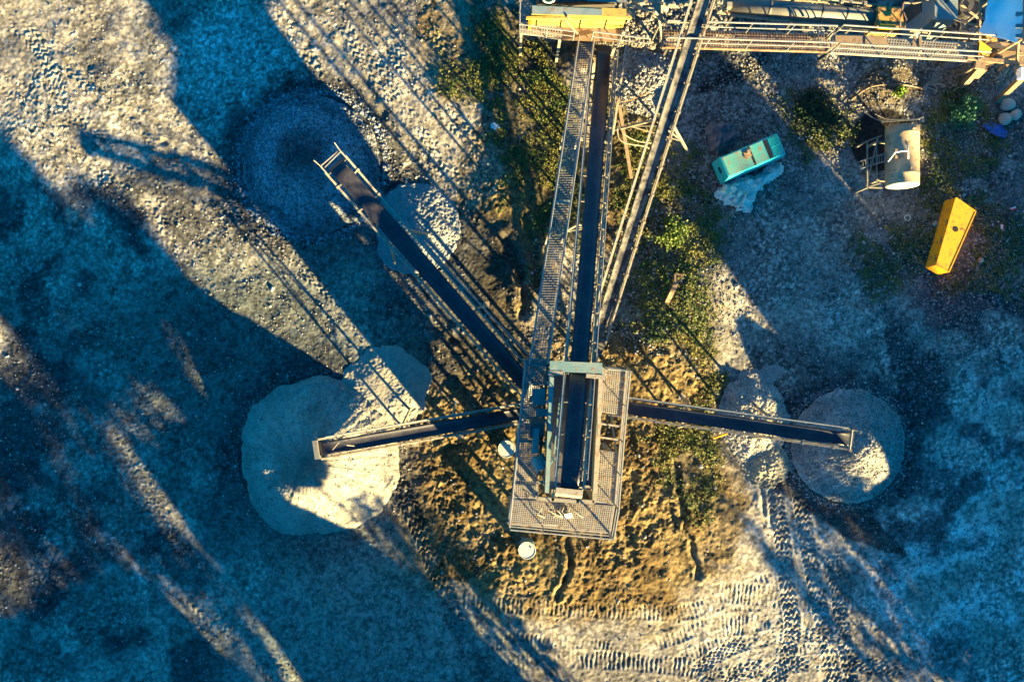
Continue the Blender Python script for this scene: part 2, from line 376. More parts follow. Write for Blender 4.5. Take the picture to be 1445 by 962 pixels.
for a in [
    ([(556, 672), (590, 740), (615, 800), (640, 870), (672, 935), (700, 985)], 27, .10, 10.5, C_, .05, .2),
    ([(515, 770), (548, 800), (575, 850), (590, 900)], 26, .05, 9.5, C_), ([(600, 660), (640, 745), (665, 800), (690, 850)], 26, .05, 10, C_),
    ([(1090, 660), (1096, 720), (1104, 760), (1111, 830), (1117, 900), (1085, 985)], 22, .10, 9.5, C_, .05, .25),
    ([(1128, 688), (1138, 760), (1152, 830), (1165, 900), (1182, 975)], 22, .09, 9.5, C_, .05, .25),
    ([(1178, 780), (1184, 850), (1194, 920), (1202, 975)], 20, .08, 9.5, C_, .05, .25),
    ([(1225, 700), (1262, 745), (1300, 795), (1350, 842), (1372, 890), (1380, 960)], 26, .055, 9.5, C_),
    ([(60, 840), (110, 885), (170, 945), (200, 985)], 30, .10, 11, C_, .1, .3), ([(268, 718), (310, 760), (352, 800), (380, 830)], 26, .05, 9.5, C_),
    ([(225, 800), (300, 870), (380, 940), (420, 985)], 30, .06, 11, C_), ([(160, 880), (215, 930), (245, 975)], 28, .06, 10, C_), ([(180, 640), (195, 690), (230, 740), (280, 800)], 26, .04, 10, C_),
    ([(0, 80), (60, 130), (140, 190), (220, 265), (300, 350)], 28, .038, 9.5, C_), ([(40, 30), (110, 100), (200, 180), (300, 275), (400, 370)], 28, .038, 9.5, C_),
    ([(60, 90), (25, 140), (10, 200), (0, 260)], 28, .045, 10, C_), ([(340, -10), (395, 25), (432, 85), (445, 120)], 30, .05, 11, C_), ([(0, 20), (60, 70), (90, 150), (80, 240)], 26, .05, 9.5, C_),
    ([(90, 190), (140, 250), (210, 300), (260, 370)], 28, .06, 10, C_), ([(530, 50), (620, 150), (690, 230), (720, 330)], 26, .05, 10, C_), ([(590, 20), (650, 105), (700, 175), (735, 240)], 26, .06, 11, C_), ([(460, -10), (520, 90), (600, 200), (650, 300)], 26, .04, 10, C_),
    ([(380, 330), (430, 380), (500, 440), (560, 500)], 24, .07, 10, C_), ([(170, 660), (240, 480), (250, 420), (300, 380)], 26, .03, 9, C_), ([(240, 640), (285, 560), (290, 470), (240, 430)], 26, .03, 9, C_),
    ([(470, 838), (600, 842), (720, 852), (850, 858), (960, 862), (1010, 850)], 22, .055, 6.2, B_, .08, .4),
    ([(930, 872), (1010, 850), (1060, 828), (1110, 812)], 22, .055, 6.5, B_, .15, .6), ([(900, 915), (1000, 880), (1060, 856), (1130, 828)], 20, .05, 6.5, B_, .15, .7), ([(930, 945), (1020, 905), (1090, 880), (1160, 850)], 22, .05, 6.5, B_, .15, .7),
    ([(1000, 832), (1060, 838), (1150, 848), (1250, 850)], 30, .04, 6, B_, .15, .6), ([(960, 885), (1060, 880), (1160, 890), (1290, 880)], 30, .035, 6, B_, .15, .7), ([(660, 905), (760, 905), (880, 918)], 24, .05, 6, B_), ([(680, 940), (800, 930), (920, 935), (1040, 950)], 26, .06, 6.5, B_),
    ([(1240, 868), (1330, 850), (1440, 845)], 30, .035, 6, B_), ([(1260, 935), (1340, 908), (1460, 900)], 28, .05, 6.5, B_), ([(1080, 930), (1160, 915), (1260, 900)], 24, .05, 6.5, B_), ([(1290, 820), (1350, 800), (1445, 790)], 28, .03, 6, B_),
    ([(335, 715), (380, 760), (440, 790), (500, 815)], 22, .035, 6, B_), ([(390, 860), (430, 900), (470, 940)], 20, .03, 6, B_),
    ([(40, 640), (90, 700), (110, 780), (100, 860)], 28, .04, 10, C_), ([(0, 700), (60, 760), (80, 850), (60, 962)], 30, .05, 10, C_),
    ([(700, -10), (760, 60), (790, 130)], 24, .03, 10, C_), ([(1250, 700), (1330, 640), (1400, 560), (1440, 470)], 26, .03, 9, C_), ([(1290, 720), (1370, 680), (1445, 610)], 26, .03, 9, C_),
    ([(1090, 660), (1096, 720), (1104, 760), (1111, 830), (1117, 900), (1085, 985)], 22, .10, 9.5, C_, .05, .35), ([(1128, 688), (1138, 760), (1152, 830), (1165, 900), (1182, 975)], 22, .09, 9.5, C_, .05, .35), ([(1178, 780), (1184, 850), (1194, 920), (1202, 975)], 20, .08, 9.5, C_, .05, .35),
    ([(556, 672), (590, 740), (615, 800), (640, 870), (672, 935), (700, 985)], 27, .13, 10.5, C_, .05, .25), ([(960, 962), (1010, 925), (1060, 905), (1150, 895), (1240, 905)], 20, .06, 9, C_), ([(940, 985), (1060, 945), (1180, 935), (1300, 950)], 22, .06, 9, C_)]:
    track(*a)
hgt = hgt + tr_h * .8
def rut(pts, w, d):
    global hgt
    for (x0, y0), (x1, y1) in zip(pts, pts[1:]):
        xs = X[0]; ys = -Y[:, 0]; pad = w * 4
        i0, i1 = np.searchsorted(xs, [min(x0, x1) - pad, max(x0, x1) + pad]); j0, j1 = np.searchsorted(ys, [-max(y0, y1) - pad, -min(y0, y1) + pad])
        sx = X[j0:j1, i0:i1] + wfx[j0:j1, i0:i1] * .35; sy = Y[j0:j1, i0:i1] + wfy[j0:j1, i0:i1] * .35
        L2 = (x1 - x0) ** 2 + (y1 - y0) ** 2
        t = np.clip(((sx - x0) * (x1 - x0) + (sy - y0) * (y1 - y0)) / L2, 0, 1)
        dd = np.hypot(sx - x0 - t * (x1 - x0), sy - y0 - t * (y1 - y0))
        hgt[j0:j1, i0:i1] += -d * np.exp(-(dd / w) ** 2) + d * .55 * np.exp(-((dd - w * 2) / w) ** 2)
rut([(952, 650), (956, 690), (966, 740), (985, 810)], 4, .10); rut([(800, 757), (803, 790), (797, 815), (785, 840)], 4, .10)
rut([(880, 740), (890, 780), (930, 800)], 6, .08); rut([(1075, 670), (1078, 720)], 4, .09); rut([(1085, 690), (1090, 740)], 4, .08)
rut([(1170, 735), (1230, 790)], 4, .06); rut([(540, 410), (640, 480), (720, 560)], 6, .1); rut([(740, 310), (760, 400)], 6, .14)
rut([(715, 340), (735, 390), (740, 440)], 7, .16); rut([(480, 60), (540, 160), (600, 260)], 6, .06); rut([(100, 90), (230, 200), (330, 310)], 5, .06)
# swells that catch the low sun
for bx, by, r, a in [(1250, 110, 40, .55), (760, 800, 90, .25), (930, 500, 60, .5), (960, 420, 60, .45), (700, 330, 80, .3), (870, 780, 120, .3), (120, 160, 90, .25), (640, 130, 80, .25), (1370, 110, 40, .4), (820, 90, 30, .5), (735, 260, 60, .3), (1300, 170, 40, .3), (1343, 330, 55, .5)]:
    hgt += a * np.exp(-(((X - bx) / r) ** 2 + ((Y - by) / r) ** 2))
hgt *= inside
hgt = hgt.astype(np.float32)
# --- ground colours: what the dirt itself is
def lay(c, col, m): return c * (1 - m[..., None]) + np.array(col, np.float32) * m[..., None]
col = np.empty(X.shape + (3,), np.float32); col[:] = (.26, .24, .205)
col = lay(col, (.13, .125, .12), sst(.42, .62, n_big * .6 + n_mid * .4) * .75)
col = lay(col, (.40, .375, .32), np.clip(m_dust * .9, 0, 1) * sst(.25, .6, n_mid))
col = lay(col, (.52, .51, .48), blobs([(1385, 820, 150, 170, 0, .8, 1.3), (1400, 640, 60, 110, 0, .6, 1.2), (320, 110, 110, 70, 30, .45, 1.2)]) * sst(.35, .6, n_mid))
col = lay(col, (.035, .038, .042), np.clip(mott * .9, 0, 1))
m_silt = blobs([(330, 480, 190, 120, 0, .9, 1), (470, 870, 190, 150, 30, 1, 1), (250, 600, 110, 100, 0, .6, 1.2), (620, 900, 130, 70, 0, .6, 1)])
col = lay(col, (.15, .175, .15), m_silt * .9)
col = lay(col, (.135, .092, .031), m_soil * .93)
col = lay(col, (.07, .043, .014), m_soil * sst(.44, .58, n_mid) * .75)
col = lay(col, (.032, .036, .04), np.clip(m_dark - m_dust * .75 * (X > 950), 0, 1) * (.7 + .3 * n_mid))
col = lay(col, (.06, .05, .022), m_veg * .9)
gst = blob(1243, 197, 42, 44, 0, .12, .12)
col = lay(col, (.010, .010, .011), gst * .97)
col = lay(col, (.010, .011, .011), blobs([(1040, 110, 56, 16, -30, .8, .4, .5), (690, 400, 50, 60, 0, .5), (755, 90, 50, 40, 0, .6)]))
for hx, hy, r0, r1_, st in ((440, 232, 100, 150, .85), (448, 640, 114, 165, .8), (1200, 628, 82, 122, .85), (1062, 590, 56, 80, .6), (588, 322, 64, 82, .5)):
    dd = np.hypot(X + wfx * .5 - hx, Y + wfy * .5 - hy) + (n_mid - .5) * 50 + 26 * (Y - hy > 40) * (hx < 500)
    side_fade = 1 - .75 * sst(0, 60, (X - hx) * .5 + (Y - hy)) if hx == 448 else 1  # dark ring weaker towards the lower right of the sand cone
    col = lay(col, (.028, .032, .037), (1 - sst(r0, r1_, dd)) * st * side_fade)
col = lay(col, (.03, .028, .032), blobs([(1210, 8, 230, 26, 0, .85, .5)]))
col = lay(col, (.045, .041, .038), m_spill * .85)
g1d, g1 = wcell((X + wfx * .1) / 3.6, (Y + wfy * .1) / 3.6, 21); g2d, g2 = wcell((X + wfx * .2) / 6.5, (Y + wfy * .2) / 6.5, 22)
fine_z = blobs([(1100, 840, 260, 150, 0, 1, 1), (600, 850, 260, 140, 0, 1, 1), (330, 480, 170, 130, 0, .9, 1), (560, 740, 120, 100, 0, .8, 1), (1330, 800, 120, 160, 0, .7, 1), (350, 880, 140, 90, 0, .7, 1)])
gmix = np.clip(.22 + .8 * sst(.4, .62, fbm(X / 55, Y / 55, 4, 91)) - .3 * m_soil, .12, 1) * (1 - .62 * fine_z) * (.68 + .32 * sst(880, 960, X) + .4 * blob(440, 235, 170, 160, 0, .8))
col *= (1 + gmix * ((g1 ** 1.6 - .38) * 1.25 + (g2 > .82) * (g2d < .33) * .9 - .28 * sst(.35, .6, g1d)))[..., None]
hgt += (gmix * inside * ((g2 > .6) * (1 - sst(.1, .45, g2d)) * .03)).astype(np.float32)
col *= np.clip(1 + (n_fine - .5) * 1.1 + (fbm(X / 3.2, Y / 3.2, 3, 88) - .5) * 1.9, .35, 2)[..., None]
col = np.clip(col, .004, .7)
ny, nx = X.shape
idx = np.arange(ny * nx).reshape(ny, nx)
F = np.stack([idx[:-1, :-1], idx[:-1, 1:], idx[1:, 1:], idx[1:, :-1]], -1).reshape(-1, 4)
V = np.stack([GX, GY, hgt], -1).reshape(-1, 3)
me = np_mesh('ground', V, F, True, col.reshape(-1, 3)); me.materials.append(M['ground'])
tag(link(bpy.data.objects.new('ground', me)), kind='structure')
def gz(x, y):
    i = np.clip(np.searchsorted(ax, x), 1, nx - 1); j = np.clip(np.searchsorted(ay, y), 1, ny - 1)
    return hgt[j, i]
def mask_at(m, x, y):
    i = np.clip(np.searchsorted(ax, x), 1, nx - 1); j = np.clip(np.searchsorted(ay, y), 1, ny - 1)
    return m[j, i]
def GP(px, py, dz=0.):
    p = P(px, py); p.z = float(gz(p.x, p.y)) + dz; return p

# ------------------------------------------------------------------ heaps
HEAPS = []; HST = []
def heap(name, px, py, R, h, colr, mat, label, cat='heap', sx=1., sy=1., rot=0., rough=.05, seed=0, flat=0., nr=120, na=380, edge=.05, apex=(0, 0), group='heaps of crushed stone', grain=.02, tone=.25, gst_n=0, gst_r=.03, ring=None):
    c = P(px, py); a = np.linspace(0, 2 * np.pi, na, endpoint=False); r = np.linspace(0, 1, nr) ** .85
    A, Rr = np.meshgrid(a, r, indexing='xy')
    wob = 1 + edge * 2 * (fbm(np.cos(A) * 1.6 + 5 + seed, np.sin(A) * 1.6 + 9 + seed, 4, seed) - .5)
    rad = Rr * R * wob * (1 + .07 * Rr * (fbm(np.cos(A) * 11 + seed, np.sin(A) * 11, 4, seed + 21) - .5))
    x = np.cos(A) * rad * sx; y = np.sin(A) * rad * sy
    x = x + apex[0] * (1 - Rr); y = y + apex[1] * (1 - Rr)
    ca, sa = math.cos(rot), math.sin(rot); xx = x * ca - y * sa + c.x; yy = x * sa + y * ca + c.y
    prof = np.minimum(1 - Rr, 1 - flat)
    prof = prof - .10 * np.exp(-((Rr) / .06) ** 2) * (flat < .3)
    prof = prof + .03 * np.exp(-((Rr - .93) / .06) ** 2)
    gul = fbm(np.cos(A) * 7 + 3, np.sin(A) * 7 + Rr * .8 + seed, 3, seed + 3) - .5
    z = h * prof + gul * rough * (2.2 if flat < .05 else .5) * np.sin(np.pi * np.clip(Rr, 0, 1)) + (fbm(xx * 1.2, yy * 1.2, 4, seed + 5) - .5) * rough * 3 * (1 - Rr ** 4)
    z = z + (1 - sst(0, .7, worley(xx / .16, yy / .16, seed + 2))) * grain + (fbm(xx * 5, yy * 5, 3, seed + 9) - .5) * grain
    z = z + gz(xx, yy) * (.2 + .8 * Rr) - .06 * sst(.9, 1, Rr) - .03
    nzm = fbm(xx * .9, yy * .9, 5, seed + 6); nzf = fbm(xx * 6, yy * 6, 3, seed + 8)
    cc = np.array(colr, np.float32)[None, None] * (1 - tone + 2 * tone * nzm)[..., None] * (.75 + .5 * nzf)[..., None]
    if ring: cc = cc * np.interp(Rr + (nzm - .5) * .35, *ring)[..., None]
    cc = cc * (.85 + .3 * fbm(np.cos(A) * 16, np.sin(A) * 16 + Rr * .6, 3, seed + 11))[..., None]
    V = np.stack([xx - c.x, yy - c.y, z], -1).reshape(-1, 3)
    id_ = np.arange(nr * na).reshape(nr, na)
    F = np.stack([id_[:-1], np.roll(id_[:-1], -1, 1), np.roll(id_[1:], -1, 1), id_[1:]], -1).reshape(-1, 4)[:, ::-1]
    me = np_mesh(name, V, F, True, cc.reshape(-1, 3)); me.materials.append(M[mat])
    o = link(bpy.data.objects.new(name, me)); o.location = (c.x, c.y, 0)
    if gst_n:   # stones rolled off the foot
        k = gst_n // 8; aa = rng.random(k) * 6.2832; r9 = R * (1.0 + np.abs(rng.normal(0, .06, k))); ex = c.x + np.cos(aa) * r9 * sx; ey = c.y + np.sin(aa) * r9 * sy
        HST.append((np.stack([ex, ey, gz(ex, ey)], -1), np.array(colr), gst_r * 1.1))
    HEAPS.append((c.x, c.y, R * max(sx, sy)))
    if gst_n:
        w_ = (Rr * (Rr < .97)).ravel(); pick = rng.choice(len(V), gst_n, p=w_ / w_.sum()); HST.append((V[pick] + np.array([c.x, c.y, 0]), cc.reshape(-1, 3)[pick], gst_r))
    return tag(o, label, cat, group)
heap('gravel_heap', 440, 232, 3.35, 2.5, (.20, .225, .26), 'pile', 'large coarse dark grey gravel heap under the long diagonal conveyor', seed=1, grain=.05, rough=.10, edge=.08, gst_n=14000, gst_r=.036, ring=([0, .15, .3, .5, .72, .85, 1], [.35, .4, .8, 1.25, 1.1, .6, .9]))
heap('sand_heap', 450, 643, 3.82, 2.55, (.26, .25, .22), 'sandpile', 'large pale sand cone whose lower right flank is sunlit', seed=2, grain=.02, rough=.09, edge=.10, tone=.3, gst_n=9000, gst_r=.018, ring=([0, .3, .65, .9, 1], [.62, .8, 1.05, .95, .8]))  # ring darkens the apex for damp sand and for its steep shaded side
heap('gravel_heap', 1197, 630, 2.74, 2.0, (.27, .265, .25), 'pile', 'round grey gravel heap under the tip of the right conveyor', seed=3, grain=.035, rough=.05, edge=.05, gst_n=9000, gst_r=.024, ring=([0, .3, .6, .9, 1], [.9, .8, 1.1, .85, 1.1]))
heap('sand_heap', 545, 548, 2.2, .45, (.26, .245, .21), 'sandpile', 'low flattened pale sand remnant behind the large sand cone', seed=4, flat=.45, grain=.01, rough=.04, edge=.2, tone=.12)
heap('gravel_heap', 1062, 590, 1.9, .75, (.29, .28, .25), 'pile', 'low scooped out grey gravel remnant beneath the middle of the right conveyor', seed=5, flat=.15, grain=.03, rough=.12, edge=.22, sy=1.15, gst_n=3000, gst_r=.022)
heap('gravel_heap', 588, 322, 2.2, .5, (.21, .22, .22), 'pile', 'low flat topped gravel remnant beside the dark gravel heap', seed=6, flat=.4, grain=.03, rough=.07, edge=.12)
heap('gravel_heap', 915, 115, 1.75, .7, (.25, .25, .25), 'pile', 'low bluish gravel heap between the two upper conveyors', seed=7, flat=.3, grain=.06, rough=.05, edge=.25, sy=.85, gst_n=4500, gst_r=.032)
heap('sand_heap', 1080, 655, 1.15, .45, (.27, .25, .19), 'sandpile', 'small crumbled pale sand mound below the right conveyor', seed=8, grain=.06, rough=.12, edge=.3, flat=.25)
heap('gravel_heap', 1068, 535, .95, .22, (.25, .25, .24), 'pile', 'thin grey gravel scrape behind the scooped out remnant', seed=9, flat=.5, grain=.02, rough=.05, edge=.5, sx=1.5, sy=.6, rot=.35)

# ------------------------------------------------------------------ loose stones (uncountable)
def ico():
    t = (1 + 5 ** .5) / 2
    v = np.array([(-1, t, 0), (1, t, 0), (-1, -t, 0), (1, -t, 0), (0, -1, t), (0, 1, t), (0, -1, -t), (0, 1, -t), (t, 0, -1), (t, 0, 1), (-t, 0, -1), (-t, 0, 1)], float)
    v /= np.linalg.norm(v[0])
    f = [(0, 11, 5), (0, 5, 1), (0, 1, 7), (0, 7, 10), (0, 10, 11), (1, 5, 9), (5, 11, 4), (11, 10, 2), (10, 7, 6), (7, 1, 8), (3, 9, 4), (3, 4, 2), (3, 2, 6), (3, 6, 8), (3, 8, 9), (4, 9, 5), (2, 4, 11), (6, 2, 10), (8, 6, 7), (9, 8, 1)]
    return v, np.array(f)
IV, IF = ico()
def stones(name, x, y, z, r, c):
    n = len(x); V = np.repeat(IV[None], n, 0) * (1 + .35 * (rng.random((n, 12, 1)) - .5))
    sc = np.stack([1 + .5 * (rng.random(n) - .5), 1 + .5 * (rng.random(n) - .5), .55 + .3 * rng.random(n)], -1)
    V = V * sc[:, None]
    a = rng.random(n) * 6.283; ca = np.cos(a)[:, None]; sa = np.sin(a)[:, None]
    vx = V[..., 0] * ca - V[..., 1] * sa; vy = V[..., 0] * sa + V[..., 1] * ca
    V = np.stack([vx, vy, V[..., 2]], -1) * r[:, None, None] + np.stack([x, y, z + r * .25], -1)[:, None]
    F = IF[None] + (np.arange(n) * 12)[:, None, None]
    cc = np.repeat(c[:, None], 12, 1).reshape(-1, 3)
    me = np_mesh(name, V.reshape(-1, 3), F.reshape(-1, 3), False, cc); me.materials.append(M['stone'])
    return tag(link(bpy.data.objects.new(name, me)), kind='stuff')
m_grav = np.clip(blobs([(1130, 120, 230, 130, 0, 1, .5), (1200, 330, 270, 170, 0, .8, .8), (1000, 260, 70, 200, 0, .9, .6), (1370, 260, 120, 200, 0, .6, .8), (1300, 130, 140, 90, 0, 1), (1300, 460, 150, 90, 0, .55, 1), (930, 60, 90, 50, 0, 1), (900, 400, 40, 120, 10, 1), (960, 470, 70, 60, 0, .5)])
    - 1.5 * gst - m_dust * .5, 0, 1)
m_peb = np.clip(blobs([(440, 235, 150, 140, 0, .5), (600, 150, 130, 180, 0, .2, 1), (200, 500, 260, 320, 0, .26, 1), (400, 850, 260, 150, 0, .12, 1), (250, 100, 200, 120, 0, .16, 1), (820, 420, 80, 120, 0, .5), (1330, 700, 200, 260, 0, .2, 1), (760, 660, 260, 200, 0, .12, 1), (1390, 110, 90, 90, 0, .5), (100, 750, 220, 200, 0, .15, 1), (1180, 720, 90, 60, 30, .3), (560, 440, 120, 90, 0, .3)]) - gst, 0, 1)
n = 420000
x = (rng.random(n) * 1500 - 25 - 722.5) / K; y = (481 - (rng.random(n) * 1020 - 25)) / K
pr = mask_at(np.maximum(m_grav, m_peb * .5) * (.35 + 1.2 * n_mid ** 1.5), x, y)
keep = rng.random(n) < pr * .75
for hx, hy, hr in HEAPS: keep &= np.hypot(x - hx, y - hy) > hr * .97
x = x[keep]; y = y[keep]; n = len(x)
r = np.exp(rng.normal(math.log(.026), .42, n)).clip(.012, .13)
g = (.10 + .30 * rng.random(n) ** 2.)[:, None]; c = g * np.array([1., .97, .92]) * (1 + .12 * (rng.random((n, 3)) - .5))
z = gz(x, y)
for hv, hc, hr in HST:
    k = len(hv); x = np.concatenate([x, hv[:, 0]]); y = np.concatenate([y, hv[:, 1]]); z = np.concatenate([z, hv[:, 2] - .005])
    r = np.concatenate([r, np.exp(rng.normal(math.log(hr), .35, k)).clip(.01, .1)]); c = np.concatenate([c, np.broadcast_to(hc, (k, 3)) * (.4 + 1.15 * rng.random((k, 1)) ** 1.5)])
stones('loose_gravel', x, y, z, r, c.astype(np.float32))
print('stones', n)
# rubble of larger broken rock round the crusher
n = 2600
cx = rng.random(n); px = 862 + cx * 160; py = 8 + rng.random(n) * 62
x = (px - 722.5) / K; y = (481 - py) / K
r = np.exp(rng.normal(math.log(.055), .45, n)).clip(.02, .2); g = (.2 + .35 * rng.random(n))[:, None]
stones('rubble', x, y, gz(x, y) + .15 + rng.random(n) * .2, r, (g * .5 * np.array([1., .93, .82])).astype(np.float32))

# ------------------------------------------------------------------ weeds (uncountable)
def leaves_mesh(name, pos, size, colr, tilt=.6, kind='stuff', parent=None):
    n = len(pos); a = rng.random(n) * 6.283; e = (rng.random(n) - .2) * tilt * 1.6
    d = np.stack([np.cos(a) * np.cos(e), np.sin(a) * np.cos(e), np.sin(e)], -1)
    roll = rng.normal(0, .6, n); up = np.stack([-np.cos(a) * np.sin(e), -np.sin(a) * np.sin(e), np.cos(e)], -1)
    sd = np.cross(d, up); w = sd * np.cos(roll)[:, None] + up * np.sin(roll)[:, None]
    L = size[:, None]; W = size[:, None] * (.28 + .2 * rng.random(n))[:, None]
    tip = pos + d * L - np.array([0, 0, .12]) * L; mid = pos + d * L * .5
    V = np.stack([pos, mid + w * W, tip, mid - w * W], 1).reshape(-1, 3)
    F = np.arange(n * 4).reshape(n, 4)
    me = np_mesh(name, V, F, False, np.repeat(colr[:, None], 4, 1).reshape(-1, 3)); me.materials.append(M['leaf'])
    return me
m_weed = np.clip(m_veg * 1.1 + blobs([(990, 690, 50, 60, 0, .15), (960, 300, 50, 90, 0, .6), (700, 300, 60, 60, 0, .15), (1000, 620, 50, 40, 0, .7)]) - .15, 0, 1) * sst(.34, .52, n_mid)
n = 110000
x = (rng.random(n) * 900 + 600 - 722.5) / K; y = (481 - (rng.random(n) * 840 - 20)) / K
keep = rng.random(n) < mask_at(m_weed, x, y)
for hx, hy, hr in HEAPS: keep &= np.hypot(x - hx, y - hy) > hr * .95
x = x[keep]; y = y[keep]; k = 7
n = len(x) * k; ang = rng.random(n) * 6.283; rad = rng.random(n) * .09
X2 = np.repeat(x, k) + np.cos(ang) * rad; Y2 = np.repeat(y, k) + np.sin(ang) * rad
hh = np.repeat(.02 + .16 * rng.random(len(x)) ** 1.5, k) * rng.random(n)
pos = np.stack([X2, Y2, gz(X2, Y2) + hh + .01], -1)
hue = np.repeat(mask_at(fbm(X / 22, Y / 22, 3, 77), x, y), k)[:, None] + .25 * (rng.random((n, 1)) - .5)
hue = np.clip((hue - .3) / .4, 0, 1)
cl = np.array([.045, .08, .018]) * (1 - hue) + np.array([.16, .15, .032]) * hue
cl = cl * (.45 + 1.1 * rng.random((n, 1)))
me = leaves_mesh('weeds', pos, .035 + .06 * rng.random(n), cl.astype(np.float32))
tag(link(bpy.data.objects.new('weeds', me)), kind='stuff'); print('leaves', n)
def bush(px, py, R, h, nleaf, label, c0, c1, name='bush', lean=(0, 0), group=None):
    c = GP(px, py); root = thing(name, c, label, 'bush', group)
    mb = MB(); tips = []
    for i in range(26):
        a = random.random() * 6.283; q = R * random.random() ** .5
        t = c + Vector((math.cos(a) * q + lean[0] * .5, math.sin(a) * q + lean[1] * .5, h * (1.1 - .7 * (q / R) ** 2) * (.6 + .5 * random.random())))
        m_ = c.lerp(t, .55) + Vector((0, 0, .12)); mb.path([c, m_, t], .014, 4, .005); tips.append((c, m_, t))
    mb.build('stem', 'bark', root)
    pp = []
    for i in range(nleaf):
        b, m_, t = random.choice(tips); f = .35 + .65 * random.random()
        p = (b.lerp(m_, f * 2) if f < .5 else m_.lerp(t, f * 2 - 1)); pp.append(p + Vector([random.gauss(0, R * .12) for _ in range(3)]) - c)
    pp = np.array([tuple(p) for p in pp]); hu = rng.random((nleaf, 1))
    cl = np.array(c0) * (1 - hu) + np.array(c1) * hu
    me = leaves_mesh('foliage', pp, .06 + .09 * rng.random(nleaf), cl.astype(np.float32), .9)
    link(bpy.data.objects.new('foliage', me), root); return root
bush(1352, 158, .85, .95, 2600, 'dark green leafy bush growing below the splayed timber legs', (.02, .09, .045), (.05, .16, .07), lean=(-.1, -.3))
bush(1150, 160, 1.3, .35, 3200, 'low dark green shrub patch above the gravel between generator and tank', (.012, .03, .015), (.02, .05, .02))
bush(1262, 136, .28, .35, 420, 'small bright yellow green weed tuft above the tank', (.12, .22, .02), (.2, .3, .04))
bush(945, 330, .8, .5, 2000, 'yellow green weed clump right of the light dusty conveyor', (.05, .10, .02), (.13, .17, .03))
